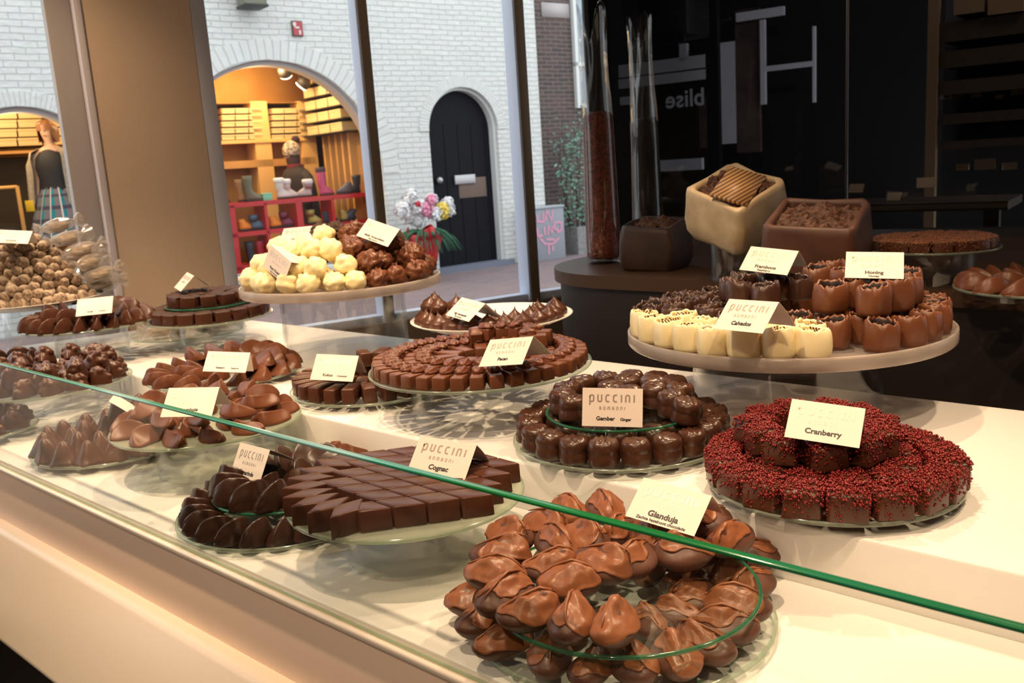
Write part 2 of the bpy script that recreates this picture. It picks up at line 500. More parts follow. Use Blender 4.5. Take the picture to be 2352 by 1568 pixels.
def shell(seed, m, nm, L=.0265, W=.0150, H=.028, bend=.006):
    r = random.Random(seed); b = MB(); nt, ns = 24, 26; R = []
    for i in range(nt):
        t = -1 + 2 * i / (nt - 1); row = []
        w = W * max(1 - abs(t) ** 2.3, 0.0) ** .62 * (1 + .18 * t) + .0006
        h = H * max(1 - abs(t * .97) ** 2.1, 0.0) ** .62 + .0016
        for j in range(ns):
            s = j / (ns - 1) * 2 - 1
            z = h * (1 - abs(s) ** 1.22) ** .95
            y = w * s * (1 + .10 * math.sin(PI * (1 - abs(s))))
            y += bend * (1 - t * t) * (z / H) * 1.3 + .002 * math.sin(2.2 * t + seed) * z / H
            x = L * t + .004 * (z / H) * (1 - abs(t))
            row.append((x, y, z + .0004))
        row += [(L * t, w * .5, 0), (L * t, -w * .5, 0)]
        R.append(row)
    me = b.rings(R).me(nm, m)
    for v in me.vertices:
        if v.co.x > L * .8: v.co.y += .0016 * nz(v.co, 230, seed); v.co.x += .0016 * nz(v.co, 330, seed + 5)
    jit(me, .0006, 80, seed)
    return autosmooth(me, 88)
P['tamarind'] = [[('tamarind_chocolate', shell(s, M['dark'], 'tamarind_chocolate', bend=.007), None)] for s in (1, 4, 9)]
P['sesame'] = [[('sesame_chocolate', shell(s, M['milk'], 'sesame_chocolate', .036, .0215, .027, .010), None)] for s in (2, 5, 8)]
P['aniseed'] = [[('aniseed_chocolate', shell(s, M['mid'], 'aniseed_chocolate', .034, .0135, .031, .004), None)] for s in (3, 6, 7)]

def crumbs(seed, n, half, h, rlo, rhi, m, nm, side=.45):
    r = random.Random(seed); b = MB()
    for i in range(n):
        if r.random() > side:
            x, y = r.uniform(-half, half), r.uniform(-half, half); z = h + r.uniform(-.001, .0035)
            if abs(x) > half * .82 or abs(y) > half * .82: z -= .001
        else:
            x, y = r.uniform(-half, half), half * r.choice((-1, 1)) * 1.0
            if r.random() < .5: x, y = y, x
            z = h * (1 - abs(r.gauss(0, .38)));
            if z < 0.001: z = r.uniform(.001, h)
        q = rlo + (rhi - rlo) * r.random() ** 1.6
        T = Matrix.Translation((x, y, z)) @ Matrix.Rotation(r.uniform(0, 6), 4, (r.random() + .1, r.random(), r.random()))
        V = [(q, 0, 0), (-q, 0, 0), (0, q * .8, 0), (0, -q * .8, 0), (0, 0, q * .9), (0, 0, -q * .9)]
        b.add([T @ Vector(v) for v in V], [(0, 2, 4), (2, 1, 4), (1, 3, 4), (3, 0, 4), (2, 0, 5), (1, 2, 5), (3, 1, 5), (0, 3, 5)])
    return b.me(nm, m, True)
def cranberry(seed):
    me = prism([(-.0205, -.0205), (.0205, -.0205), (.0205, .0205), (-.0205, .0205)], .0315, .004, M['mid'], 'cranberry_chocolate', .95, seed)
    jit(me, .0014, 45, seed)
    return [('cranberry_chocolate', me, None), ('cranberry_crumbs', crumbs(seed, 560, .0207, .0320, .0010, .0027, M['berry'], 'cranberry_crumbs', .42), 'stuff')]
P['cranberry'] = [cranberry(s) for s in (1, 2, 3, 4)]
def ginger(seed):
    r = random.Random(seed); R0, H = .0208, .036
    prof = [(.0170, 0), (.0205, .0012), (.0214, .005), (.0216, .010), (.0211, .0145), (.0206, .0170), (.0204, .0180), (.0208, .0198), (.0214, .023), (.0213, .027), (.0200, .0315), (.0180, .0342), (.0150, .0357), (.0115, .0362), (.0080, .0364), (.0040, .0364)]
    b = MB(); n = 36
    R = [[(q * math.cos(2 * PI * j / n), q * math.sin(2 * PI * j / n), z) for j in range(n)] for q, z in prof]
    me = b.rings(R).me('ginger_chocolate', M['ginger'])
    ph = r.uniform(0, 6)
    for v in me.vertices:
        p = v.co
        if p.z > .032: p.z += .0013 * math.sin((p.x + p.y * .5) * 620 + ph) * sm(.032, .035, p.z)
    jit(me, .0022, 38, seed)
    top = MB()
    for k in range(4):
        o = -.009 + .006 * k + r.uniform(-.0015, .0015); hl = math.sqrt(max(.0165 ** 2 - o * o, 1e-6)) * .95
        pts = [Vector((o + .0022 * math.sin(5 * t + ph), hl * (t * 2 - 1), .0362 - .0034 * (abs(t * 2 - 1) ** 3) - .0012 * (abs(o) / .01) ** 2)) for t in (0, .2, .4, .6, .8, 1)]
        top.tube(pts, [.0004, .0012, .0014, .0013, .0012, .0004], 6)
    return [('ginger_chocolate', me, None), ('drizzled_ridges', top.me('drizzled_ridges', M['ginger']), None)]
P['ginger'] = [ginger(s) for s in (1, 3, 7, 9)]
def cup(seed, mo, mi, nm, R0=.0235, H=.041, fill='shave'):
    jag = 1.5 if fill == 'shave' else 1.2
    r = random.Random(seed); n = 40
    po = [(.0185, 0), (.0212, .001), (.0228, .006), (.0236, .015), (.0237, .025), (.0228, .034), (.0212, .0395), (.0196, .041)]
    pi_ = [(.0176, .0385), (.0172, .033), (.017, .026), (.012, .0235)]
    k = R0 / .0235; hz_ = H / .041
    rings_ = []; mis = []
    lob = r.randint(3, 5); ph = r.uniform(0, 6)
    for i, (q, z) in enumerate(po + pi_):
        row = []
        for j in range(n):
            a = 2 * PI * j / n
            f = 1 + .05 * math.sin(lob * a + ph) + .06 * nz((math.cos(a), math.sin(a), z * 40), 1.6, seed)
            zz = z * hz_
            if 5 <= i <= 9: zz += jag * (.0030 * nz((math.cos(a) * 3, math.sin(a) * 3, 1), 2.2, seed) + .0022 * nz((math.cos(a) * 9, math.sin(a) * 9, 1), 2, seed + 3) - .0020 * math.cos(a + ph)) * (1 if i < 9 else .6)
            row.append((q * k * f * math.cos(a), q * k * f * math.sin(a), zz))
        rings_.append(row); mis.append(0 if i < 8 else 1)
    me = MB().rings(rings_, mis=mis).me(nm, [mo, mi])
    parts = [(nm, me, None)]
    b = MB()
    if fill == 'shave':
        for i in range(16):
            a, q = r.uniform(0, 6.3), r.uniform(0, .012)
            c = Vector((q * math.cos(a), q * math.sin(a), .030 + r.uniform(0, .008)))
            d = Vector((r.uniform(-1, 1), r.uniform(-1, 1), r.uniform(-.2, .5))).normalized()
            b.tube([c - d * .005, c + Vector((0, 0, .0015)), c + d * .005], [.0007, .0011, .0006], 5)
        parts.append(('chocolate_shavings', b.me('chocolate_shavings', M['shave']), None))
    elif fill == 'wafer':
        for i in range(3):
            T = Matrix.Translation((r.uniform(-.006, .006), -.004 + i * .006, .030)) @ Matrix.Rotation(r.uniform(-.5, .5), 4, 'Z') @ Matrix.Rotation(r.uniform(.2, .8), 4, 'X')
            b.box((-.0105, -.0008, 0), (.0105, .0008, .0135), T=T)
        parts.append(('striped_wafer', b.me('striped_wafer', M['wafer'], False), None))
    return parts
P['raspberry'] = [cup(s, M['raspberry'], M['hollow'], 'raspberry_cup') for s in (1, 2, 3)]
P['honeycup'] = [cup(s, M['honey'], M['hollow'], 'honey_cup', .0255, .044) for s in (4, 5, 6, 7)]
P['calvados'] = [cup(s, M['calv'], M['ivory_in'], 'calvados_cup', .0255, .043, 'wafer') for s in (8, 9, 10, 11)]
def kiss(seed, m, nm, R0=.019, H=.04, sq=0.0, lobes=True):
    r = random.Random(seed); n, nv = 26, 16; R = []
    bx, by = r.uniform(-.005, .005), r.uniform(-.004, .004); ph = r.uniform(0, 6)
    for i in range(nv):
        v = i / (nv - 1)
        if sq: q = (1 - v) ** .62 * (1 - .10 * math.sin(PI * v)) * (1.0 if v > .06 else .93) + .012
        else: q = (math.sin(PI * min(.30 + v * .72, 1)) ** 1.0) * (1 - sm(.40, .95, v) * .80) + .02
        row = []
        for j in range(n):
            a = 2 * PI * j / n
            e = 1 + (.10 * math.cos(2 * a + ph) * (1 - v) if lobes else 0) + (sq * .12 * math.cos(4 * a) * (1 - v))
            x = R0 * q * e * math.cos(a) + bx * v * v * 1.4; y = R0 * q * e * math.sin(a) + by * v * v * 1.4
            row.append((x, y, H * v))
        R.append(row)
    me = MB().rings(R).me(nm, m)
    return jit(me, .0011, 55, seed)
P['fig'] = [[('fig_marzipan_chocolate', kiss(s, M['mid'], 'fig_marzipan_chocolate', .0235, .043), None)] for s in (1, 2, 3, 4)]
P['cone'] = [[('pointed_chocolate', kiss(s, M['mid'], 'pointed_chocolate', .029, .045, 1.0, False), None)] for s in (5, 6, 7)]
def wave(seed, m, nm):
    r = random.Random(seed); n, nv = 34, 14; R = []
    L, W, H = .030, .0165, .026; A = r.choice((-1, 1)) * r.uniform(.010, .014); ph = r.uniform(0, 3)
    for v in np.linspace(0, 1, nv):
        q = max(1 - max(v - .12, 0) ** 2.6 / .74, 0.02) ** .5 if v > .12 else .9 + v * .8
        row = []
        for j in range(n):
            a = 2 * PI * j / n
            x = L * q * math.cos(a) * (1 - .08 * v); y = W * q * math.sin(a) * (1 - .86 * v ** 1.2)
            y += A * math.sin(2.6 * x / L + ph) * (.35 + .65 * v)
            z = H * v * (.86 + .16 * math.cos(2.5 * x / L + ph)) * (1 - .12 * (x / L) ** 2)
            row.append((x, y, z))
        R.append(row)
    return jit(MB().rings(R).me(nm, m), .0009, 60, seed)
P['wave'] = [[('wavy_chocolate', wave(s, M['milk'], 'wavy_chocolate'), None)] for s in (1, 2, 3, 4)]
def knob(seed):
    r = random.Random(seed); n, nv = 44, 22; R = []
    nuts = [Vector((r.uniform(-.022, .024), r.uniform(-.012, .012), r.uniform(.010, .034))) for _ in range(16)]
    for v in np.linspace(0, 1, nv):
        q = (1 - v ** 2.2) ** .6 + .02; row = []
        for j in range(n):
            a = 2 * PI * j / n
            p = Vector((.028 * q * math.cos(a) * (1 - .25 * v), .018 * q * math.sin(a) * (1 - .3 * math.cos(a)), .036 * v))
            d = max(math.exp(-((p - k).length / .0058) ** 4) for k in nuts)
            o = Vector((p.x, p.y, (p.z - .012) * 1.2)).normalized()
            row.append(p + o * .0050 * d)
        R.append(row)
    return [('hazelnut_cluster', MB().rings(R).me('hazelnut_cluster', M['mid']), None)]
P['knob'] = [knob(s) for s in (1, 2, 3)]
def truffle(seed, m, nm, R0=.0245, amp=.0045, f=48, n=28, nv=18):
    R = []
    for i in range(nv):
        t = PI * (i + .35) / (nv - .3); row = []
        for j in range(n):
            a = 2 * PI * j / n
            d = Vector((math.sin(t) * math.cos(a), math.sin(t) * math.sin(a), -math.cos(t) * .92))
            k = amp * (nz(d, f * R0 * 2.0, seed) * 1.1 + abs(nz(d, f * R0 * 4.2, seed + 8)) * .8)
            row.append(d * (R0 + k) + Vector((0, 0, R0 * .9)))
        R.append(row)
    return [(nm, MB().rings(R).me(nm, m), None)]
P['whitetruffle'] = [truffle(s, M['white'], 'white_truffle', .0250, .0048) for s in (1, 2, 3, 4, 5)]
P['nutcluster'] = [truffle(s, M['milk'], 'milk_nut_cluster', .0235, .0085, 62) for s in (6, 7, 8, 9, 10)]
P['darktruffle'] = [truffle(s, M['crumb'], 'dark_crumbed_truffle', .024, .004, 90, 40, 26) for s in (11, 12)]
def log(seed):
    r = random.Random(seed); n, nv = 14, 14; R = []; mis = []
    L, q0 = r.uniform(.026, .034), r.uniform(.0105, .0125)
    for i in range(nv):
        t = -1 + 2 * i / (nv - 1)
        q = q0 * (1 - abs(t) ** 7) ** .5 + .0022
        x = L * t
        row = []
        for j in range(n):
            a = 2 * PI * j / n
            k = 1 + .30 * nz((t * 3, math.cos(a), math.sin(a)), 1.7, seed)
            row.append((x, q * k * math.cos(a), q * k * math.sin(a) + q0))
        R.append(row); mis.append(1 if (i in (0, nv - 2, nv - 1)) else 0)
    return [('dusted_log', MB().rings(R, mis=mis).me('dusted_log', [M['dust'], M['logend']]), None)]
P['log'] = [log(s) for s in (1, 2, 3, 4, 5)]
def bag(seed):
    r = random.Random(seed); b = MB(); n = 18; R = []
    for i, (x, q) in enumerate(((-.062, .020), (-.054, .014), (-.046, .006), (-.040, .010), (-.030, .0175), (0, .0195), (.030, .0175), (.040, .010), (.046, .006), (.056, .016), (.066, .024))):
        R.append([(x + .006 * nz((math.cos(6.3 * j / n), i, seed), 2.5, seed), q * (1 + .35 * nz((math.cos(6.3 * j / n) * 2, math.sin(6.3 * j / n) * 2, i), 2.0, seed)) * math.cos(2 * PI * j / n), q * (1 + .35 * nz((math.sin(6.3 * j / n) * 2, i, 3), 2.0, seed)) * math.sin(2 * PI * j / n) + .019) for j in range(n)])
    w = b.rings(R, False, False).me('cellophane_wrapper', M['cello'], False)
    inner = MB(); R = []
    for i in range(10):
        t = -1 + 2 * i / 9; q = .0115 * (1 - abs(t) ** 6) ** .5 + .002
        R.append([(.029 * t, q * math.cos(2 * PI * j / 12) * (1 + .1 * nz((t, j, 0), 2, seed)), q * math.sin(2 * PI * j / 12) + .015) for j in range(12)])
    return [('wrapped_sweet', inner.rings(R).me('wrapped_log', M['dust']), None), ('cellophane_wrapper', w, None)]
P['bag'] = [bag(s) for s in (1, 2, 3)]
def brownie(seed, m=None, nm='fudge_cake', s=.042, h=.030):
    me = prism([(-s / 2, -s * .45), (s / 2, -s / 2), (s / 2, s / 2), (-s / 2, s * .45)], h, .003, M['mid'] if m is None else m, nm, .96, seed)
    jit(me, .0018, 60, seed)
    b = MB(); r = random.Random(seed)
    n = 12; V = []; Fc = []
    for i in range(n + 1):
        for j in range(n + 1):
            x = (i / n - .5) * s * .97; y = (j / n - .5) * s * .95
            e = min(i, j, n - i, n - j)
            z = h + (.0012 + .0016 * nz((x, y, 0), 260, seed) + .0012 * abs(nz((x, y, 1), 500, seed)) if e > 0 else -.0022)
            V.append((x, y, z))
    for i in range(n):
        for j in range(n):
            k = i * (n + 1) + j; Fc.append((k, k + n + 1, k + n + 2, k + 1))
    return [(nm, me, None), ('crumb_topping', b.add(V, Fc).me('crumb_topping', M['brownie'] if m is None else M['bitecrumb']), None)]
P['brownie'] = [brownie(s) for s in (1, 2, 3)]
P['bite'] = [brownie(s, M['mid'], 'chocolate_bite', .05, .030) + [('loose_crumbs', crumbs(s, 170, .025, .030, .0014, .0034, M['bitecrumb'], 'loose_crumbs', .45), 'stuff')] for s in (4, 5, 6)]
def coin(seed):
    me = MB().lathe([(.026, 0), (.030, .002), (.031, .006), (.029, .011), (.024, .013), (.010, .0138)], 30).me('round_chocolate', M['mid'] if seed % 2 else M['dark'])
    return [('round_chocolate', jit(me, .0012, 40, seed), None)]
P['coin'] = [coin(s) for s in (1, 2, 3)]
# ------------------------------------------------------------------ display counter
XL, XR = -2.64, 0.75
GY = 0.5885
TFY, TBY = 0.957, 1.562
counter = empty('display_counter', (0, 0, 0))
tag(counter, 'long white stepped display counter carrying all the plates of chocolates', 'counter')
def xl_at(y): return -2.66 - (1.562 - y) * .324
def rbox(nm, lo, hi, m, parent, bev=0.004, kind=None):
    me = MB().box(lo, hi).me(nm, m)
    for v in me.vertices:
        if v.co.x < XL + .001: v.co.x = xl_at(v.co.y)
    bevelled(me, bev, 3)
    return obj(nm, me, parent, kind=kind)
rbox('deck', (XL, GY + .006, DECK - .03), (XR, TBY, DECK), M['deck'], counter, .002)
rbox('raised_tier', (XL, TFY, DECK - .002), (XR, TBY, TIER), M['deck'], counter, .005)
rbox('lip', (XL, GY - .013, DECK - .012), (XR, GY - .0045, DECK - .003), mat('lip_paint', (0.62, 0.55, 0.48), .35), counter, .003)
rbox('fascia', (XL, GY - .006, .74), (XR, GY + .03, DECK - .010), mat('shaded_fascia', (0.86, 0.66, 0.53), .32, spec=.4), counter, .006)
me = MB().add([(-2.95, .56, .797), (XR, .56, .797), (XR, .48, .639), (-2.95, .48, .639), (-2.95, .62, .797), (XR, .62, .797), (XR, .62, .639), (-2.95, .62, .639)],
              [(0, 3, 2, 1), (0, 1, 5, 4), (3, 7, 6, 2), (1, 2, 6, 5), (0, 4, 7, 3)]).me('lower_panel', M['fascia'], False)
bevelled(me, .012, 4)
obj('lower_panel', me, counter)
rbox('plinth', (XL, .64, 0.0), (XR, TBY - .02, .75), M['black'], counter, .004)
rbox('rear_panel', (XL, TBY - .022, 0.0), (XR, TBY - .002, TIER - .004), M['black'], counter, .001)
guard = empty('glass_guard', (0, 0, 0))
tag(guard, 'low clear glass guard with green top edge along the counter front', 'glass guard')
obj('pane', MB().add([(-2.95, GY - .004, DECK - .006), (XR, GY - .004, DECK - .006), (XR, GY - .004, 1.1255), (-2.95, GY - .004, 1.1255)], [(0, 1, 2, 3)]).me('guard_pane', M['guard'], False), guard)
gedge = NT('guard_edge')
tc = gedge.add('ShaderNodeTexCoord'); nzn = gedge.add('ShaderNodeTexNoise', Scale=2.3, Detail=1.0)
gedge.link(tc.outputs['Object'], nzn.inputs['Vector'])
cr_ = gedge.add('ShaderNodeValToRGB'); gedge.link(nzn.outputs['Fac'], cr_.inputs[0])
cr_.color_ramp.elements[0].position, cr_.color_ramp.elements[1].position = .42, .62
cr_.color_ramp.elements[0].color = (0.012, 0.15, 0.045, 1); cr_.color_ramp.elements[1].color = (0.035, 0.24, 0.17, 1)
e3_ = cr_.color_ramp.elements.new(.70); e3_.color = (0.26, 0.42, 0.44, 1)
pb = gedge.add('ShaderNodeBsdfPrincipled', Roughness=.12)
gedge.link(cr_.outputs[0], pb.inputs['Base Color'])
obj('polished_edge', bevelled(MB().box((-2.95, GY - .0045, 1.1250), (XR, GY + .0045, 1.1280)).me('polished_edge', gedge.surf(pb.outputs[0])), .0008, 2), guard)
obj('edge_strip', MB().box((-2.95, GY - .0045, DECK - .0035), (XR, GY - .0025, DECK + .0004)).me('edge_strip', M['edge2'], False), guard)

# ------------------------------------------------------------------ plates and stands
def plate_me(nm, R, th, body, edge, rim=.0025):
    prof = [(R * .5, 0), (R - .006, 0), (R - .001, .0012), (R, .003), (R - .0006, th + rim), (R - .004, th + rim - .0006), (R - .012, th), (R * .5, th)]
    return MB().lathe(prof, 96, mis=[0, 0, 1, 1, 1, 0, 0]).me(nm, [body, edge])
def tube_me(nm, R, z0, z1, th=.0035):
    prof = [(R, z0), (R, z1), (R - th, z1), (R - th, z0), (R, z0)]
    return autosmooth(MB().lathe(prof, 72, cap0=False, cap1=False).me(nm, M['tube']))
def stand(label, c, z, R, base, Rb, style='clear', name='cake_stand', group=None, cat='cake stand'):
    """z: level of the plate's top surface, base: what its foot stands on."""
    e = empty(name, (c[0], c[1], base))
    tag(e, label, cat, group)
    zz = z - base
    if style == 'thick':
        th = .017
        prof = [(R * .5, zz - th), (R - .003, zz - th), (R, zz - th + .003), (R, zz + .004), (R - .002, zz + .0055), (R - .005, zz + .0045), (R - .008, zz), (R * .5, zz)]
        me = MB().lathe(prof, 110).me('plate', [M['acryl']])
    elif style == 'white':
        prof = [(R * .5, zz - .005), (R * .75, zz - .005), (R - .002, zz + .011), (R, zz + .0135), (R - .004, zz + .0135), (R * .78, zz), (R * .5, zz)]
        me = MB().lathe(prof, 90).me('plate', [M['porcelain']])
    else:
        me = plate_me('plate', R, .004, M['frost'] if style == 'frost' else M['glass'], M['edge2'])
        for v in me.vertices: v.co.z += zz - .004
    obj('plate', me, e)
    h = zz - (.017 if style == 'thick' else .0045)
    if h > .004:
        obj('pedestal', tube_me('pedestal', Rb, 0.0004, h, .005 if style == 'thick' else .003), e)
    return e
def disc(label, c, z, R, base, Rb=.045):
    e = empty('glass_tier', (c[0], c[1], base))
    tag(e, label, 'glass tier')
    me = plate_me('glass_disc', R, .005, M['glass'], M['edge'], .0002)
    for v in me.vertices: v.co.z += z - base - .005
    obj('glass_disc', me, e)
    obj('spacer', tube_me('spacer', Rb, .0005, z - base - .0055), e)
    return e

GRP = {}
# 1 gianduja ------------------------------------------------------
gc, gz, guc, guz = (-.56, .765), .930, (-.548, .752), .972
stand('low clear glass plate under the gianduja pralines nearest the camera', gc, gz, .168, DECK, .11, name='glass_plate', cat='plate')
disc('clear glass disc holding the upper gianduja pralines', guc, guz, .148, gz, .05)
def pix_set(protos, pts, z, c, lift, desc, tail, cat, group, headf, s=1.0, tiltf=None):
    out = []
    for k, (px, py) in enumerate(pts):
        p = at(px, py, z + lift); p.z = z
        h = headf(p, k)
        out.append(spawn(protos, k, p, h, (tiltf(k) if tiltf else 0.0), 0.0, s * random.uniform(.96, 1.04)))
    label_ring(out, desc, tail, cat, group, c)
    return out
def zi(pts, sc, ox, oy): return [(ox + x / sc, oy + y / sc) for x, y in pts]
gU = zi([(375, 430), (290, 570), (265, 730), (335, 890), (510, 1010), (840, 1080), (1170, 1110), (640, 350), (840, 230), (740, 490), (670, 660), (820, 790), (960, 450), (1070, 650), (1340, 610), (1100, 215), (1230, 385), (1470, 430)], 3.35, 1060, 1100) + \
     zi([(560, 560), (930, 450), (740, 330)], 3.351, 1400, 1100)
gL = zi([(80, 925), (180, 1080), (310, 1240), (680, 1350), (990, 1430), (1310, 1420)], 3.35, 1060, 1100) + \
     zi([(510, 1370), (745, 1270), (905, 1130), (990, 970), (1110, 800), (1120, 590)], 3.351, 1400, 1100)
gI = zi([(510, 1010), (630, 850), (290, 1080), (900, 690)], 3.351, 1400, 1100)
hd = lambda c, off, amp: (lambda p, k: math.atan2(c[1] - p.y, c[0] - p.x) + off + amp * math.sin(k * 2.7))
pix_set(P['gianduja'], gU, guz + .0008, guc, .019, 'two-tone gianduja praline', 'the glass disc at the front', 'chocolate', 'gianduja pralines on the upper disc', hd(guc, .0, .45), 1.16)
pix_set(P['gianduja'], gL, gz + .0008, gc, .017, 'two-tone gianduja praline', 'the lower outer ring below the disc', 'chocolate', 'gianduja pralines around the lower plate', hd(gc, .15, .4), 1.08)
pix_set(P['gianduja'], gI, gz + .0008, gc, .017, 'gianduja praline', 'the group seen down through the clear disc', 'chocolate', 'gianduja pralines under the clear disc', hd(gc, .1, .3), .92)
ring(P['gianduja'], gc, gz + .0008, .128, 5, 'two-tone gianduja praline', 'the rear arc of the lower plate', 'chocolate', 'gianduja pralines behind on the lower plate', a0=1.2, span=1.7, head=PI)

ring(P['gianduja'], gc, gz + .0008, .078, 8, 'shaded gianduja praline', 'the middle ring under the disc', 'chocolate', 'gianduja pralines shaded under the disc', a0=.6, span=4.0, head=PI, s=.84)
# 2 cognac --------------------------------------------------------
cc, cz = (-.90, .756), 1.004
stand('frosted glass cake stand full of rhombic cognac chocolates', cc, cz, .159, DECK, .086, 'frost')
axu = Vector((1, 0)); e_, an_ = .0415, math.radians(56)
va = Vector((math.cos(an_ / 2), math.sin(an_ / 2))) * e_; vb_ = Vector((math.cos(an_ / 2), -math.sin(an_ / 2))) * e_
th_ = math.radians(25)
Rt = Matrix.Rotation(th_, 2)
rows = {}
for i in range(-7, 8):
    for j in range(-7, 8):
        q = Rt @ (va * i + vb_ * j)
        ang = math.atan2(q.y, q.x)
        front = -2.95 < ang < -1.25
        lim = .090 if front else .133
        if q.length > lim: continue
        o = spawn(P['cognac'], i + j, (cc[0] + q.x, cc[1] + q.y, cz + .0005), th_)
        rows.setdefault(i + j if False else j, []).append(o)
ks = sorted(rows, key=lambda k: -sum(proj(o.location)[1] for o in rows[k]) / len(rows[k]))
for rk, k in enumerate(ks, 1):
    rw = sorted(rows[k], key=lambda o: proj(o.location)[0])
    for ck, o in enumerate(rw, 1):
        tag(o, f'rhombic cognac chocolate, {ORD[ck]} from left in lattice row {ORD[rk]} from the front', 'chocolate', 'rhombic chocolates laid in a lattice')
ring(P['cognac'], cc, cz + .0005, .128, 8, 'rhombic cognac chocolate', 'the fan along the stand rim', 'chocolate', 'rhombic chocolates fanned along the rim', a0=-2.98, span=1.68)

# 3 tamarind ------------------------------------------------------
tc_, tz, tuz = (-1.177, .752), .930, .962
stand('clear glass plate under the dark ribbed tamarind chocolates', tc_, tz, .168, DECK, .1, name='glass_plate', cat='plate')
disc('clear glass disc holding the upper tamarind chocolates', tc_, tuz, .112, tz, .04)
ring(P['tamarind'], tc_, tz + .0006, .132, 24, 'dark ribbed tamarind chocolate', 'the lower ring', 'chocolate', 'tamarind chocolates in the lower ring', head=-.28, ja=.10, a0=.1, s=1.2)
ring(P['tamarind'], tc_, tuz + .0006, .080, 15, 'dark ribbed tamarind chocolate', 'the upper ring', 'chocolate', 'tamarind chocolates in the upper ring', head=-.4, ja=.12, s=1.38)
ring(P['tamarind'], tc_, tuz + .0006, .032, 4, 'dark ribbed tamarind chocolate', 'the upper centre cluster', 'chocolate', 'tamarind chocolates at the upper centre', head=.4, ja=.2, s=1.15)

# 4 cranberry -----------------------------------------------------
bc, bz = (-.454, 1.084), 1.010
stand('clear glass plate under the red crumbed cranberry squares', bc, bz, .156, TIER, .1, name='glass_plate', cat='plate')
ring(P['cranberry'], bc, bz + .0006, .134, 18, 'red crumbed cranberry square', 'the outer ring', 'chocolate', 'cranberry squares in the outer ring', ja=.12, s=1.06)
ring(P['cranberry'], bc, bz + .0006, .084, 11, 'red crumbed cranberry square', 'the inner ring', 'chocolate', 'cranberry squares in the inner ring', ja=.2, a0=.2)
ring(P['cranberry'], bc, bz + .0006, .034, 4, 'red crumbed cranberry square', 'the hidden middle', 'chocolate', 'cranberry squares in the middle', ja=.3)
ring(P['cranberry'], (bc[0] - .028, bc[1] + .02), bz + .0345, .083, 11, 'red crumbed cranberry square', 'the raised top ring', 'chocolate', 'cranberry squares stacked on top', ja=.7, a0=.1, jr=.010, roll=.06)

# 5 ginger --------------------------------------------------------
nc, nzz, nuz = (-.79, 1.102), 1.010, 1.052
stand('clear glass plate under the barrel shaped ginger chocolates', nc, nzz, .168, TIER, .1, name='glass_plate', cat='plate')
disc('clear glass disc holding the upper ginger chocolates', nc, nuz, .116, nzz, .04)
ring(P['ginger'], nc, nzz + .0006, .141, 20, 'barrel shaped dark ginger chocolate', 'the lower outer ring', 'chocolate', 'ginger chocolates in the lower outer ring', ja=3, a0=.12)
ring(P['ginger'], nc, nzz + .0006, .095, 13, 'barrel shaped dark ginger chocolate', 'the lower inner ring', 'chocolate', 'ginger chocolates in the lower inner ring', ja=3)
_fa = math.atan2(-nc[1], -nc[0])
ring(P['ginger'], nc, nuz + .0006, .088, 13, 'barrel shaped ginger chocolate', 'the upper ring', 'chocolate', 'ginger chocolates in the upper ring', ja=3, skip=lambda p, a: abs((a - _fa + PI) % (2 * PI) - PI) < .55, a0=.05)
ring(P['ginger'], (nc[0] + .005, nc[1] + .03), nuz + .0006, .036, 5, 'barrel shaped ginger chocolate', 'the upper middle', 'chocolate', 'ginger chocolates in the upper middle', ja=3)
tag(spawn(P['ginger'], 1, at(1570, 970, 1.047), .3, .25), 'tilted ginger chocolate leaning against the right end of the ginger disc', 'chocolate')

# 6 big frosted stand with cups ------------------------------------
wc, wz, wR = (-.686, 1.444), 1.124, .267
stand('large frosted disc stand with raspberry, honey and ivory chocolate cups', wc, wz, wR, TIER, .157, 'thick')
def cam_ang(c): return math.atan2(-c[1], -c[0])
fa = cam_ang(wc)
def arc(protos, c, z, R, lo, hi, n, desc, tail, group, ja=3.0, jr=.004, s=1.0):
    """angles counted from the direction to the camera, positive to the right as seen from it."""
    return ring(protos, c, z, R, n, desc, tail, 'chocolate', group, a0=cam_ang(c) + lo, span=hi - lo, ja=ja, jr=jr, s=s)
arc(P['calvados'], wc, wz + .001, .236, -1.28, .16, 8, 'ivory chocolate cup with striped wafers', 'the front row of the large stand', 'ivory cups in the front row', ja=.5)
arc(P['calvados'], wc, wz + .001, .183, -1.10, .20, 5, 'ivory chocolate cup with striped wafers', 'the second row of the large stand', 'ivory cups in the second row', ja=.5)
arc(P['raspberry'], wc, wz + .001, .236, -2.75, -1.50, 7, 'dark jagged raspberry cup', 'the outer arc of the large stand', 'raspberry cups in the outer arc')
arc(P['raspberry'], wc, wz + .001, .183, -2.75, -1.37, 6, 'dark jagged raspberry cup', 'the middle arc of the large stand', 'raspberry cups in the middle arc')
arc(P['raspberry'], wc, wz + .001, .128, -2.9, -.75, 6, 'dark jagged raspberry cup', 'the inner arc of the large stand', 'raspberry cups in the inner arc')
arc(P['raspberry'], wc, wz + .001, .070, -2.9, -.3, 4, 'dark jagged raspberry cup', 'the centre of the large stand', 'raspberry cups at the centre')
arc(P['raspberry'], (wc[0], wc[1] + .02), wz + .045, .092, -2.7, -.45, 5, 'dark jagged raspberry cup', 'the upper layer on the large stand', 'raspberry cups in the upper layer')
arc(P['raspberry'], (wc[0] - .02, wc[1] + .04), wz + .045, .03, -2.0, .8, 3, 'dark jagged raspberry cup', 'the upper middle of the large stand', 'raspberry cups in the upper middle')
arc(P['honeycup'], wc, wz + .001, .234, .62, 2.9, 11, 'milk chocolate honey cup', 'the outer arc of the large stand', 'honey cups in the outer arc')
arc(P['honeycup'], wc, wz + .001, .176, .40, 2.9, 9, 'milk chocolate honey cup', 'the middle arc of the large stand', 'honey cups in the middle arc')
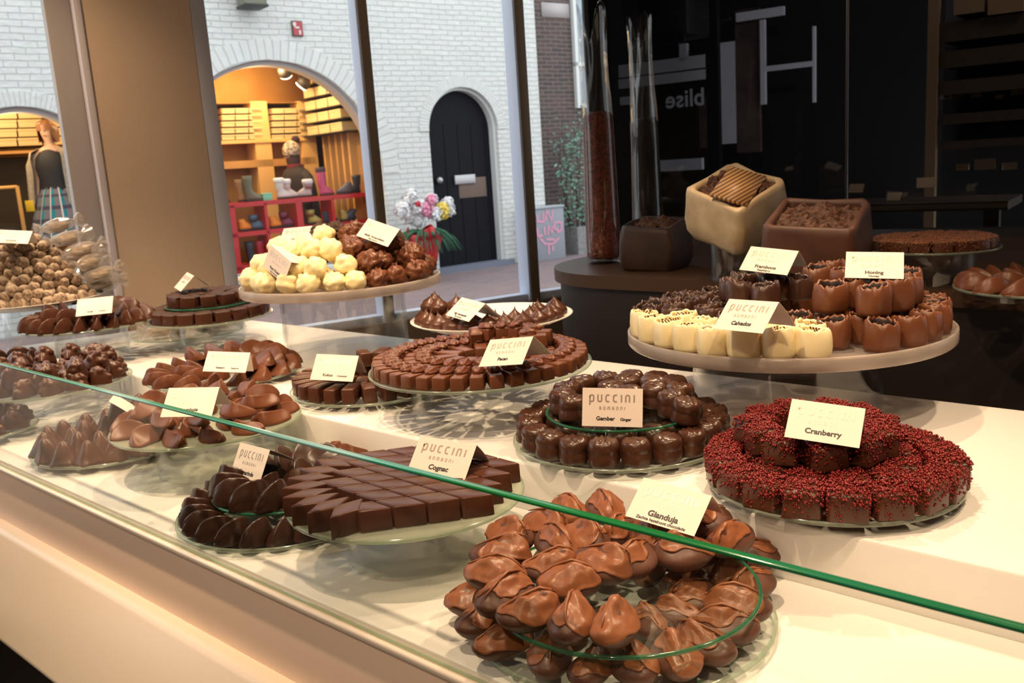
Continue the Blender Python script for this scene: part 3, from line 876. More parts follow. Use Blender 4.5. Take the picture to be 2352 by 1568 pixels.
arc(P['honeycup'], wc, wz + .001, .115, .15, 2.9, 6, 'milk chocolate honey cup', 'the inner arc of the large stand', 'honey cups in the inner arc')
arc(P['honeycup'], wc, wz + .046, .190, .72, 2.7, 8, 'milk chocolate honey cup', 'the upper outer arc of the large stand', 'honey cups in the upper outer arc', s=1.05)
arc(P['honeycup'], wc, wz + .046, .130, .55, 2.7, 6, 'milk chocolate honey cup', 'the upper inner arc of the large stand', 'honey cups in the upper inner arc')

# 7 pecan ---------------------------------------------------------
pc, pz = (-1.113, 1.132), 1.081
stand('clear glass cake stand covered with milk chocolate pecan bars', pc, pz, .198, TIER, .126)
ring(P['pecan'], pc, pz + .0006, .166, 38, 'milk chocolate bar topped with a pecan', 'the outer ring', 'chocolate', 'pecan bars in the outer ring', ja=.08, head=0)
ring(P['pecan'], pc, pz + .0006, .110, 24, 'milk chocolate bar topped with a pecan', 'the middle ring', 'chocolate', 'pecan bars in the middle ring', ja=.10, head=.1)
ring(P['pecanplain'], pc, pz + .0006, .060, 11, 'plain milk chocolate pecan bar', 'the inner ring', 'chocolate', 'plain bars in the inner ring', ja=.15)
ring(P['pecan'], (pc[0] - .0, pc[1] + .055), pz + .026, .07, 6, 'milk chocolate bar topped with a pecan', 'the upper layer at the back', 'chocolate', 'pecan bars lying on the upper layer', ja=.5, a0=.2, span=2.6)
_o = spawn(P['pecan'], 1, at(1097, 792, 1.10), -.9, -1.1)
tag(_o, 'pecan bar propped upright at the far rim of the pecan stand', 'chocolate')

# 8 fig marzipan --------------------------------------------------
fc, fz = (-1.413, 1.485), 1.079
stand('white rimmed plate on clear pedestal with fig marzipan chocolates', fc, fz, .185, TIER, .11, 'white')
ffa = cam_ang(fc)
arc(P['fig'], fc, fz + .004, .150, -1.9, 1.75, 15, 'peaked fig marzipan chocolate', 'the outer arc of the white plate', 'fig chocolates in the outer arc')
arc(P['fig'], fc, fz + .002, .105, -2.0, 1.7, 10, 'peaked fig marzipan chocolate', 'the inner arc of the white plate', 'fig chocolates in the inner arc')
arc(P['fig'], (fc[0] - .085, fc[1] - .045), fz + .030, .05, -2.2, .3, 4, 'peaked fig marzipan chocolate', 'the heap at the left of the white plate', 'fig chocolates heaped on top')

# 9 coconut -------------------------------------------------------
kc, kz = (-1.419, 1.134), 1.010
stand('clear glass plate under the dark coconut bars', kc, kz, .166, TIER, .1, name='glass_plate', cat='plate')
ring(P['kokos'], kc, kz + .0006, .132, 25, 'plain brown coconut bar', 'the outer ring', 'chocolate', 'coconut bars in the outer ring', ja=.1, head=.15)
ring(P['kokos'], kc, kz + .0006, .074, 13, 'plain brown coconut bar', 'the inner ring', 'chocolate', 'coconut bars in the inner ring', ja=.15, head=.2)
ring(P['kokos'], kc, kz + .030, .062, 5, 'plain brown coconut bar', 'the upper layer at the back', 'chocolate', 'coconut bars in the upper layer', a0=.3, span=2.4, ja=.2)

# 10 sesame -------------------------------------------------------
sc_, sz = (-1.835, 1.048), 1.010
stand('clear glass plate under the ribbed sesame chocolates', sc_, sz, .168, TIER, .1, name='glass_plate', cat='plate')
ring(P['sesame'], sc_, sz + .0006, .140, 17, 'ribbed milk sesame chocolate', 'the outer ring', 'chocolate', 'sesame chocolates in the outer ring', head=-.3, ja=.15)
ring(P['sesame'], sc_, sz + .0006, .078, 9, 'ribbed milk sesame chocolate', 'the inner ring', 'chocolate', 'sesame chocolates in the inner ring', head=-.4, ja=.2)
ring(P['sesame'], (sc_[0], sc_[1] + .0), sz + .022, .110, 9, 'ribbed milk sesame chocolate', 'the upper arc at the back', 'chocolate', 'sesame chocolates in the upper arc', head=-.4, ja=.2, a0=-.1, span=3.3)

# 11 wavy ---------------------------------------------------------
dc, dz = (-1.497, .808), 1.005
stand('pale glass cake stand with wavy milk chocolates behind the guard', dc, dz, .167, DECK, .095, 'frost')
ring(P['wave'], dc, dz + .0006, .132, 14, 'wavy milk chocolate', 'the outer ring of the pale stand', 'chocolate', 'wavy chocolates in the outer ring', head=.3, ja=.4, s=1.22)
ring(P['wave'], dc, dz + .0006, .072, 7, 'wavy milk chocolate', 'the inner ring of the pale stand', 'chocolate', 'wavy chocolates in the inner ring', head=.3, ja=.4, s=1.22)
ring(P['wave'], dc, dz + .026, .105, 10, 'wavy milk chocolate', 'the upper layer of the pale stand', 'chocolate', 'wavy chocolates in the upper layer', a0=-1.2, span=5.4, head=.4, ja=.5, s=1.2)

# 12 pointed cones --------------------------------------------------
oc, oz = (-1.772, .753), .935
stand('low glass plate with pointed chocolates behind the guard', oc, oz, .15, DECK, .09, name='glass_plate', cat='plate')
ring(P['cone'], oc, oz + .0006, .122, 16, 'pointed chocolate', 'the outer ring of the low plate', 'chocolate', 'pointed chocolates in the outer ring', ja=1)
ring(P['cone'], oc, oz + .0006, .070, 9, 'pointed chocolate', 'the inner ring of the low plate', 'chocolate', 'pointed chocolates in the inner ring', ja=1)
ring(P['cone'], (oc[0] + .01, oc[1] + .03), oz + .034, .07, 7, 'pointed chocolate', 'the upper row of the low plate', 'chocolate', 'pointed chocolates in the upper row', ja=1, a0=-.3, span=3.2)
# a few wavy sweets on a small plate behind the rhombic stand
mc = at(745, 1058, .945)
stand('small glass plate half hidden behind the rhombic cognac chocolates', (mc.x, mc.y), .945, .085, DECK, .05, name='glass_plate', cat='plate')
ring(P['wave'], (mc.x, mc.y), .9456, .048, 6, 'wavy chocolate', 'the small half hidden plate', 'chocolate', 'wavy chocolates on the small plate', ja=.6)

# 13 hazelnut clusters ----------------------------------------------
hc, hz_ = (-2.15, .80), 1.0055
stand('glass cake stand with knobbly hazelnut clusters at the left', hc, hz_, .168, DECK, .09)
ring(P['knob'], hc, hz_ + .0006, .130, 15, 'knobbly hazelnut cluster', 'the outer ring', 'chocolate', 'hazelnut clusters in the outer ring', ja=.5, s=1.1)
ring(P['knob'], hc, hz_ + .0006, .070, 8, 'knobbly hazelnut cluster', 'the inner ring', 'chocolate', 'hazelnut clusters in the inner ring', ja=.5, s=1.1)
ring(P['knob'], (hc[0], hc[1]), hz_ + .028, .105, 10, 'knobbly hazelnut cluster', 'the upper layer', 'chocolate', 'hazelnut clusters in the upper layer', ja=.4, head=PI, a0=-1.0, span=5.0, s=1.2, tilt=-.35)

# 14 aniseed --------------------------------------------------------
ac, az = (-2.40, 1.005), 1.09
stand('clear glass cake stand with narrow ribbed aniseed chocolates', ac, az, .163, TIER, .09)
ring(P['aniseed'], ac, az + .0006, .130, 22, 'narrow ribbed aniseed chocolate', 'the outer ring', 'chocolate', 'aniseed chocolates in the outer ring', head=-.25, ja=.15, s=1.1)
ring(P['aniseed'], ac, az + .0006, .075, 12, 'narrow ribbed aniseed chocolate', 'the inner ring', 'chocolate', 'aniseed chocolates in the inner ring', head=-.25, ja=.2, s=1.1)
ring(P['aniseed'], ac, az + .024, .10, 12, 'narrow ribbed aniseed chocolate', 'the upper layer', 'chocolate', 'aniseed chocolates in the upper layer', head=-.3, ja=.2, a0=-1.4, span=5.2)

# 15 fudge cakes ----------------------------------------------------
qc, qz, quz = (-2.263, 1.272), 1.072, 1.110
stand('clear glass cake stand with two levels of dark fudge cakes', qc, qz, .167, TIER, .085)
disc('clear glass disc holding the upper dark fudge cakes', qc, quz, .115, qz, .04)
ring(P['brownie'], qc, qz + .0006, .135, 20, 'dark fudge cake', 'the lower ring', 'chocolate', 'fudge cakes in the lower ring', ja=.1)
ring(P['brownie'], qc, quz + .0006, .085, 12, 'dark fudge cake', 'the upper ring', 'chocolate', 'fudge cakes in the upper ring', ja=.15)
ring(P['brownie'], qc, quz + .0006, .035, 4, 'dark fudge cake', 'the upper middle', 'chocolate', 'fudge cakes in the upper middle', ja=.15)

# 16 truffle stand ----------------------------------------------------
rc, rz_, rR = (-1.78, 1.354), 1.176, .240
stand('frosted disc stand heaped with white, milk and dark truffles', rc, rz_, rR, TIER, .15, 'thick')
for lv, (R_, n_, zo) in enumerate(((.207, 25, .001), (.158, 18, .003), (.180, 21, .033), (.130, 15, .036), (.140, 16, .066), (.088, 10, .068), (.050, 5, .094))):
    zz = rz_ + zo
    sets = {'w': [], 'n': [], 'd': []}
    fr = cam_ang(rc)
    for i in range(n_):
        a = 2 * PI * (i + .5 * (lv % 2)) / n_ + random.uniform(-.04, .04)
        rel = (a - fr + PI) % (2 * PI) - PI
        kind = 'w' if -1.75 < rel < .16 else ('n' if .16 <= rel < 2.5 else 'd')
        if abs(rel) > 2.75 and lv < 2: continue
        if lv in (1, 3) and abs(rel) > 2.0: continue
        pr = {'w': 'whitetruffle', 'n': 'nutcluster', 'd': 'darktruffle'}[kind]
        rj = R_ + random.uniform(-.006, .004)
        o = spawn(P[pr], i + lv * 3, (rc[0] + rj * math.cos(a), rc[1] + rj * math.sin(a), zz), random.uniform(0, 6), random.uniform(-.3, .3), random.uniform(-.3, .3), random.uniform(.94, 1.10))
        sets[kind].append(o)
    lvn = ('lowest outer tier', 'lowest inner tier', 'second outer tier', 'second inner tier', 'third outer tier', 'third inner tier', 'top tier')[lv]
    for kind, ds in (('w', 'lumpy white truffle'), ('n', 'knobbly milk nut cluster'), ('d', 'dark crumbed truffle')):
        if sets[kind]: label_ring(sets[kind], ds, f'the {lvn} of its heap', 'truffle', f'{ds}s in the {lvn}', rc)

# 17 dusted logs ------------------------------------------------------
lc, lz, lR = (-2.68, .985), 1.13, .175
stand('pale plate on pedestal carrying the pyramid of dusted logs', lc, lz, lR, TIER, .09, 'white')
vdir = Vector((lc[0], lc[1], 0)).normalized(); sdir = Vector((-vdir.y, vdir.x, 0)) * -1.0
base_a = math.atan2(vdir.y, vdir.x)
for row in range(9):
    n_ = 12 - row
    for i in range(n_):
        off = (i - (n_ - 1) / 2) * .0255 + random.uniform(-.003, .003) - .012
        dp = -.105 + .012 * row + random.uniform(-.012, .006) + .055 * (abs(off) / .15) ** 2
        p = Vector((lc[0], lc[1], 0)) + sdir * off + vdir * dp
        o = spawn(P['log'], i * 3 + row, (p.x, p.y, lz + .003 + .0205 * row), base_a + random.uniform(-.55, .55) + .8 * off / .15, random.uniform(-.3, .3), 0.0, random.uniform(.95, 1.1))
        tag(o, f'sugar dusted log, {ORD[i + 1]} from left in row {ORD[row + 1]} up the pyramid', 'sweet', 'dusted logs piled in a pyramid')
for i, (du, dv, dzz, ro) in enumerate(((.105, -.02, .155, .5), (.135, -.03, .120, .3), (.150, -.05, .085, .8), (.170, -.06, .050, .4), (.165, -.03, .025, .9), (.12, .02, .095, .2), (.15, .03, .06, .6), (.175, 0.0, .012, .1), (.09, .03, .19, .4))):
    p = Vector((lc[0], lc[1], 0)) + sdir * du + vdir * dv
    o = spawn(P['bag'], i, (p.x, p.y, lz + dzz), base_a - PI / 2 + ro, -.15)
    hgt = sorted([.155, .120, .085, .050, .025, .095, .06, .012, .19], reverse=True).index(dzz) + 1
    tag(o, f'sweet twisted in clear cellophane, {ORD[hgt]} from top beside the dusted logs', 'wrapped sweet', 'cellophane sweets beside the logs')

# 18 wrapped sweets on a glass plate -----------------------------------
xc, xz = (-2.50, 1.33), 1.004
stand('clear glass plate of wrapped sweets under the fudge cake stand', xc, xz, .165, TIER, .1, name='glass_plate', cat='plate')
ring(P['bag'], xc, xz + .001, .085, 8, 'cellophane wrapped sweet', 'the low plate under the fudge cakes', 'wrapped sweet', 'wrapped sweets on the low plate', ja=.5, s=.9)

# 19 round chocolates at the far left -----------------------------------
vc, vz = (-2.52, .80), 1.0
stand('glass cake stand of large round chocolates at the left edge', vc, vz, .15, DECK, .08)
ring(P['coin'], vc, vz + .0006, .115, 9, 'large round chocolate', 'the flat ring at the left edge', 'chocolate', 'round chocolates lying flat', ja=.3)
ring(P['coin'], (vc[0] + .03, vc[1] + .02), vz + .012, .075, 8, 'large round chocolate', 'the tilted upper ring at the left edge', 'chocolate', 'round chocolates leaning upright', ja=.3, tilt=1.0)
uc = at(-40, 985, .94)
stand('low glass plate of dark chocolates cut by the left picture edge', (uc.x, uc.y), .94, .11, DECK, .06, name='glass_plate', cat='plate')
ring(P['knob'], (uc.x, uc.y), .9406, .075, 9, 'dark hazelnut cluster', 'the low plate at the picture edge', 'chocolate', 'hazelnut clusters on the low plate', ja=.5, s=1.1)
# ------------------------------------------------------------------ tent cards
def stroke(b, pts, w, closed=False):
    """flat ribbon along a 2D polyline, mitred."""
    n = len(pts); L, R_ = [], []
    for i in range(n):
        p = Vector(pts[i])
        d0 = (p - Vector(pts[i - 1])).normalized() if (i > 0 or closed) else None
        d1 = (Vector(pts[(i + 1) % n]) - p).normalized() if (i < n - 1 or closed) else None
        d0 = d0 or d1; d1 = d1 or d0
        t = (d0 + d1)
        t = t.normalized() if t.length > 1e-6 else d0
        nn = Vector((-t.y, t.x)); k = w / 2 / max(nn.dot(Vector((-d0.y, d0.x))), .5)
        L.append(p + nn * k); R_.append(p - nn * k)
    V = [(q.x, q.y, 0) for q in L] + [(q.x, q.y, 0) for q in R_]
    m_ = n if closed else n - 1
    b.add(V, [(i, n + i, n + (i + 1) % n, (i + 1) % n) for i in range(m_)])
def rr(pts, r):
    """polyline with rounded inner corners."""
    out = [pts[0]]
    for i in range(1, len(pts) - 1):
        p, a, c = Vector(pts[i]), Vector(pts[i - 1]), Vector(pts[i + 1])
        da, dc = (a - p).normalized(), (c - p).normalized()
        for k in range(6):
            t = k / 5
            out.append(tuple((p + da * r) * (1 - t) ** 2 + p * 2 * t * (1 - t) + (p + dc * r) * t ** 2))
    return out + [pts[-1]]
GL = {
    'p': (.62, [[(.0, -.42), (.0, .86)], rr([(0, .5), (0, .92), (.5, .92), (.5, .06), (.08, .06)], .24)]),
    'u': (.62, [rr([(0, 1), (0, .06), (.5, .06), (.5, 1)], .24)]),
    'c': (.56, [rr([(.46, .94), (0, .94), (0, .06), (.46, .06)], .26)]),
    'i': (.16, [[(.04, 0), (.04, 1)]]),
    'n': (.62, [rr([(0, 0), (0, .94), (.5, .94), (.5, 0)], .24)]),
    'o': (.62, [rr([(.25, .94), (0, .94), (0, .06), (.5, .06), (.5, .94), (.25, .94)], .22)]),
    'b': (.62, [rr([(.25, .94), (0, .94), (0, .06), (.5, .06), (.5, .5), (.05, .5)], .2), rr([(.25, .94), (.42, .94), (.42, .5)], .15)]),
    'm': (.86, [rr([(0, 0), (0, .94), (.72, .94), (.72, 0)], .24), [(.36, .9), (.36, 0)]]),
}
def wordmark(nm, text, h, gap, w, m):
    b = MB(); x = 0
    for ch in text:
        adv, sts = GL[ch]
        for st in sts: stroke(b, [(x + px_, py_) for px_, py_ in st], w)
        x += adv + gap
    x -= gap
    return mesh(nm, [((v[0] - x / 2) * h, v[1] * h, 0) for v in b.V], b.F, m, smooth=False), x * h
def textmesh(nm, body, size, m, bold=0.0, shear=0.0):
    cu = bpy.data.curves.new(nm, 'FONT')
    cu.body = body; cu.size = size; cu.align_x = 'CENTER'; cu.offset = bold * size * 1.7; cu.shear = shear
    cu.resolution_u = 4
    o = bpy.data.objects.new(nm, cu); COL.objects.link(o)
    me = bpy.data.meshes.new_from_object(o)
    bpy.data.objects.remove(o); bpy.data.curves.remove(cu)
    me.name = nm; me.materials.clear(); me.materials.append(m)
    return me
CW, CH = .085, .054
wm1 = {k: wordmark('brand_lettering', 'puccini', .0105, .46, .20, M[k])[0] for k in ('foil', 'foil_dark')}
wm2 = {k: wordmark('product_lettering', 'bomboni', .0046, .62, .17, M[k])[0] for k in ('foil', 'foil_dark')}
def card(pose, opening, label, name, sub=None, inline=False, foil='foil', ksc=1.0, nsz=.0092, shear=0.0):
    x, y, z, yaw, pit, rol = pose
    p = CAM + (Vector((x, y, z)) - CAM) * ksc
    R_ = Matrix.Rotation(yaw, 4, 'Z') @ Matrix.Rotation(rol, 4, 'Y') @ Matrix.Rotation(-pit, 4, 'X')
    T = Matrix.Translation(p) @ R_
    th = .0005
    B = Matrix.Rotation(opening, 4, 'X')
    V, Fc = [], []
    b = MB()
    nseg = 4
    def panel(Mx, sgn):
        pts = []
        for i in range(nseg + 1):
            q = i / nseg
            bow = .0012 * math.sin(PI * q) * sgn
            for xx in (-CW / 2, CW / 2):
                for d in (-th / 2, th / 2):
                    pts.append(Mx @ Vector((xx, bow + d, -CH * q)))
        Fq = []
        for i in range(nseg):
            o = i * 4
            Fq += [(o, o + 2, o + 6, o + 4), (o + 1, o + 5, o + 7, o + 3), (o, o + 4, o + 5, o + 1), (o + 2, o + 3, o + 7, o + 6)]
        o = nseg * 4
        Fq += [(0, 1, 3, 2), (o, o + 2, o + 3, o + 1)]
        b.add(pts, Fq)
    panel(Matrix.Identity(4), 0)
    panel(B, 1)
    root = obj('tent_card', b.me('tent_card', M['card'], False))
    root.matrix_world = T
    tag(root, label, 'sign card', None)
    FX = Matrix.Rotation(PI / 2, 4, 'X')
    def put(me, xx, zz, nm):
        c = obj(nm, me, root); c.matrix_local = Matrix.Translation((xx, -th / 2 - .00022, zz)) @ FX
        return c
    put(wm1[foil], 0, -.0195, 'brand_lettering')
    put(wm2[foil], 0, -.0305, 'product_lettering')
    if name:
        if inline:
            put(textmesh('flavour_lettering', name, nsz, M['ink'], .022, shear), -.0095, -.0455, 'flavour_lettering')
            put(textmesh('translation_lettering', sub, nsz * .72, M['ink'], .022, shear), .019, -.0455, 'translation_lettering')
        else:
            put(textmesh('flavour_lettering', name, nsz, M['ink'], .022, shear), 0, -.0452 if sub else -.0440, 'flavour_lettering')
            if sub: put(textmesh('translation_lettering', sub, nsz * (.5 if len(sub) > 12 else .62), M['ink'], .02, shear), 0, -.0515, 'translation_lettering')
    return root
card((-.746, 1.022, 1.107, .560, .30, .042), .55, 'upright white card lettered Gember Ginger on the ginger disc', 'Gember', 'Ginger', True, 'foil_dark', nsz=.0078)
card((-.461, 1.090, 1.105, .284, .813, .090), 1.35, 'white tent card lettered Cranberry on the red crumbed squares', 'Cranberry', ksc=.955, nsz=.0098)
card((-.560, .888, 1.039, .120, .924, .107), 1.76, 'white tent card lettered Gianduja above the front pralines', 'Gianduja', 'Zachte hazelnoot chocolade', nsz=.0105, ksc=.965)
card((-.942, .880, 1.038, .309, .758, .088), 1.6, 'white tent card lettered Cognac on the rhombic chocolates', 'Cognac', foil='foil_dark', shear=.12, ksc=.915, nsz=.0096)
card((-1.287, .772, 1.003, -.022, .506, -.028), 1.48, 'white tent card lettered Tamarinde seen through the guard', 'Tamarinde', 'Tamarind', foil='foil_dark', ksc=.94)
card((-.981, 1.074, 1.151, .112, .857, -.125), 1.7, 'white tent card lettered Pecan on the pecan bars', 'Pecan', nsz=.0085, ksc=.975)
card((-.630, 1.222, 1.208, -.169, .802, -.023), 1.56, 'white tent card lettered Calvados on the ivory cups', 'Calvados', shear=.1, ksc=.96)
card((-.706, 1.447, 1.258, .041, .859, .086), 1.78, 'white tent card lettered Framboos above the dark raspberry cups', 'Framboos', 'Raspberry')
card((-.540, 1.454, 1.254, .371, .836, .040), 1.5, 'white tent card lettered Honing above the honey cups', 'Honing', 'Honey')
card((-1.427, 1.059, 1.085, .505, .700, .061), 1.42, 'white tent card lettered Kokos Coconut on the coconut bars', 'Kokos', 'Coconut', True, nsz=.0076, ksc=.97)
card((-1.722, 1.000, 1.076, .784, .930, .112), 1.5, 'white tent card lettered Sesam on the sesame chocolates', 'Sesam', 'Sesame', True, nsz=.0072, ksc=.97)
card((-1.403, .742, 1.095, .621, .804, .019), 1.58, 'white tent card lettered Drambuie on the wavy chocolates', 'Drambuie', nsz=.0082, shear=.08, ksc=.96)
card((-1.790, .770, 1.022, -.55, .75, -.05), 1.6, 'small edge-on tent card among the pointed chocolates', None, foil='foil_dark')
card((-2.371, .911, 1.016, .344, .659, .097), 1.66, 'white tent card on the knobbly hazelnut clusters', 'Hazelnoot', foil='foil_dark', ksc=.965, nsz=.007)
card((-2.292, .984, 1.166, .892, .813, -.023), 1.74, 'white tent card lettered Anijs on the aniseed chocolates', 'Anijs', 'Aniseed', True, nsz=.007)
card((-1.859, 1.309, 1.310, .554, .912, -.040), 1.76, 'white tent card lettered Caramel on the dark crumbed truffles', 'Caramel', nsz=.008)
card((-1.730, 1.160, 1.266, -.030, .222, .455), 1.46, 'steeply tilted white card on the white truffles', 'Rum Krent', 'Rum currant', nsz=.0085)
card((-1.623, 1.371, 1.311, .323, .803, .331), 1.74, 'tilted white card lettered Melk Amandelen on the nut clusters', 'Melk Amandelen', 'Milk almond', nsz=.0078)
card((-1.377, 1.394, 1.143, -.182, .938, .077), 1.74, 'white tent card lettered Vijg marsepein on the fig chocolates', 'Vijg marsepein', 'Fig marzipan', ksc=.975, nsz=.0078)
card((-2.690, .967, 1.335, .926, .966, .124), 1.82, 'white tent card on top of the dusted logs', 'Amandel', 'Zachte amandel rol', nsz=.007, ksc=.97)
card((-2.30, 1.25, 1.190, -.30, .80, .05), 1.65, 'small tent card on the upper fudge cakes', None, 'mini', foil='foil_dark')

# ------------------------------------------------------------------ brown side counter and what stands on it
SZ = 1.12
brownc = empty('side_counter', (0, 0, 0))
tag(brownc, 'dark brown counter with rounded left end beyond the white counter', 'counter')
M['brown'] = mat('brown_laminate', (0.060, 0.031, 0.018), 0.42, spec=.3)
M['brownside'] = mat('dark_brown_side', (0.014, 0.008, 0.006), 0.5)
fy = 1.945
pl = [at(1262, 607, SZ), at(1330, 628, SZ)]
def side_outline(inset=0.0):
    """front edge, rounded left end, back edge (counter-clockwise from above)."""
    xl, yb = -1.775 + inset, 2.98 - inset
    y0 = fy + inset
    pts = [(1.6, y0)]
    rad = .33
    for k in range(13):
        a = -PI / 2 - (PI / 2) * k / 12
        pts.append((xl + rad + rad * math.cos(a), y0 + rad + rad * math.sin(a)))
    pts += [(xl, yb), (1.6, yb)]
    return pts
def slab(nm, pts, z0, z1, m, parent, bev=.0):
    n = len(pts)
    V = [(x, y, z0) for x, y in pts] + [(x, y, z1) for x, y in pts]
    me = mesh(nm, V, [tuple(range(n)), tuple(range(2 * n - 1, n - 1, -1))] + [(i, n + i, n + (i + 1) % n, (i + 1) % n) for i in range(n)], m, smooth=True)
    bm = bmesh.new(); bm.from_mesh(me); bmesh.ops.recalc_face_normals(bm, faces=bm.faces); bm.to_mesh(me); bm.free()
    autosmooth(me, 40)
    return obj(nm, me, parent)
slab('counter_top', side_outline(), SZ - .035, SZ, M['brown'], brownc)
slab('cabinet', side_outline(.012), 0.0, SZ - .037, M['brownside'], brownc)

def vase(px, py, topy, rpx, label, fill, ftop, slant):
    b0 = at(px, py, SZ + .0)
    dep = (b0 - CAM).dot(Vector((_X[2], _Y[2], _Z[2])))
    Rr = rpx * dep / F
    Ht = (py - topy) * dep / F * .985
    e = empty('glass_vase', b0)
    tag(e, label, 'vase')
    n = 40; R = []; zs = [0, .01, .05, .2, .4, .55, .66, .76, .84, .91, .96, 1.0]
    rs = [.86, .98, 1.0, .96, .90, .86, .83, .80, .80, .84, .88, .93]
    def row(k, q, inner):
        z = zs[k] * Ht; out = []
        for j in range(n):
            a = 2 * PI * j / n
            f = sm(.62, 1.0, zs[k])
            tw = 1 + f * .28 * math.cos(3 * a + slant) * .8
            zz = z + f * .055 * math.cos(3 * a + slant + .6) * (Ht / .7)
            r = Rr * rs[k] * tw - (.004 if inner else 0)
            out.append((r * math.cos(a) * (1 - .25 * f), r * math.sin(a) * (1 - .1 * f), zz + (.008 if inner and k == 0 else 0)))
        return out
    R = [row(k, 0, False) for k in range(len(zs))] + [row(k, 0, True) for k in range(len(zs) - 1, -1, -1)]
    obj('glass_body', autosmooth(MB().rings(R, True, True).me('vase_glass', M['vaseglass']), 60), e)
    ft = ftop
    prof = [(Rr * .80, .014), (Rr * .94, .02), (Rr * .95, .05), (Rr * .93, .2 * Ht), (Rr * .87, .4 * Ht), (Rr * .84, .52 * Ht), (Rr * .81, ft * Ht), (Rr * .70, ft * Ht + .012), (.001, ft * Ht + .016)]
    me = MB().lathe(prof, 48).me('filling', fill)
    jit(me, .006, 70, 3)
    f = obj('filling', me, e)
    f['kind'] = 'stuff'
    return e
M['vaseglass'] = thin_glass('vase_glass', tint=(0.90, 0.90, 0.90), ior=1.6)
vase(1388, 603, 68, 40, 'tall twisted glass vase filled with reddish cocoa nibs', M['nib'], .62, .4)
vase(1490, 566, 84, 36, 'tall dark glass vase filled with black beans behind the brown box', M['beans'], .585, 1.4)

def block(c, rz, L, W, H, mo, mfill, label, plank=False, tilt=0.0, name='chocolate_box'):
    """open chocolate box: shell with rounded corners, filled with crumb."""
    e = empty(name, c, rz)
    e.rotation_euler = (Matrix.Rotation(rz, 3, 'Z') @ Matrix.Rotation(tilt, 3, 'X')).to_euler()
    tag(e, label, 'chocolate box')
    def ro(L_, W_, r=.022, k=6):
        out = []
        for cx_, cy_, a0 in ((1, 1, 0), (-1, 1, PI / 2), (-1, -1, PI), (1, -1, 3 * PI / 2)):
            for i in range(k):
                a = a0 + PI / 2 * i / (k - 1)
                out.append((cx_ * (L_ / 2 - r) + r * math.cos(a), cy_ * (W_ / 2 - r) + r * math.sin(a)))
        return out
    prof = [(0, -.012, .03), (.006, 0, .03), (.12, .004, .024), (.35, .006, .022), (.65, .004, .02), (.88, 0, .018), (.97, -.002, .017), (1.0, -.006, .016), (1.0, -.014, .014), (.96, -.018, .012), (.72, -.020, .012)]
    R = []
    for q, d, r in prof:
        R.append([(x, y, q * H) for x, y in ro(L + 2 * d, W + 2 * d, max(r, .008))])
    # refine each ring so noise can act on the sides
    R = [[tuple(Vector(rw[j]) * (1 - t) + Vector(rw[(j + 1) % len(rw)]) * t) for j in range(len(rw)) for t in (0, .5)] for rw in R]
    me = MB().rings(R, True, False).me('shell', mo)
    jit(me, .006, 22, rz * 3 + 1); jit(me, .003, 60, rz)
    obj('shell', me, e)
    n = 26; V = []; Fc = []
    for i in range(n + 1):
        for j in range(n + 1):
            x = (i / n - .5) * (L - .034); y = (j / n - .5) * (W - .034)
            V.append((x, y, H * .86 + .016 * nz((x, y, 0), 45, rz + 2) + .008 * nz((x, y, 0), 130, 7) + .014 * (1 - (2 * x / L) ** 2)))
    for i in range(n):
        for j in range(n):
            k = i * (n + 1) + j; Fc.append((k, k + n + 1, k + n + 2, k + 1))
    obj('crumb_filling', MB().add(V, Fc).me('crumb_filling', mfill, False), e, kind='stuff')
    if plank:
        T = Matrix.Translation((-.012, -.018, H * 1.03)) @ Matrix.Rotation(.35, 4, 'Z') @ Matrix.Rotation(.16, 4, 'X')
        me = MB().box((-L * .36, -W * .26, 0), (L * .40, W * .26, .008)).me('ribbed_slab', stripe_mat('ribbed_slab', srgb(206, 160, 105), srgb(120, 82, 48), 32, 'Y', .5, .35))
        me.transform(T)
        obj('ribbed_slab', me, e)
    return e
M['blockdark'] = mat('aged_dark_chocolate', (0.050, 0.023, 0.014), .55, col2=(0.028, 0.012, 0.008), nscale=14, bump=.6, bscale=30)
M['blockmilk'] = mat('aged_milk_chocolate', (0.105, 0.038, 0.020), .55, col2=(0.07, 0.026, 0.014), nscale=14, bump=.6, bscale=30)
M['blockwhite'] = mat('aged_white_chocolate', (0.66, 0.52, 0.33), .5, col2=(0.46, 0.33, 0.19), nscale=16, bump=.5, bscale=26)
M['fill'] = mat('crumb_fill', (0.15, 0.06, 0.032), .7, col2=(0.05, 0.02, 0.011), nscale=120, bump=1.0, bscale=130)
def facing(px, py): q = ray(px, py); return math.atan2(q.y, q.x) - PI / 2
def lean(o, px, py, ang):
    """lean the box towards the viewer's side about its own level axis."""
    q = ray(px, py); ax = Vector((q.y, -q.x, 0)).normalized()
    o.rotation_euler = (Matrix.Rotation(ang, 3, ax) @ Matrix.Rotation(o.rotation_euler.z, 3, 'Z')).to_euler()
bd = at(1508, 590, SZ + .03)
o_ = block((bd.x, bd.y, SZ + .004), facing(1508, 590) - .42, .150, .15, .125, M['blockdark'], M['fill'], 'open dark chocolate box with crumb filling at the left')
lean(o_, 1508, 590, .15)
bm_ = at(1876, 603, SZ + .06)
o_ = block((bm_.x, bm_.y, SZ + .03), facing(1862, 585) - .24, .185, .175, .145, M['blockmilk'], M['fill'], 'open milk chocolate box with crumb filling right of the pale one')
lean(o_, 1862, 585, .30)
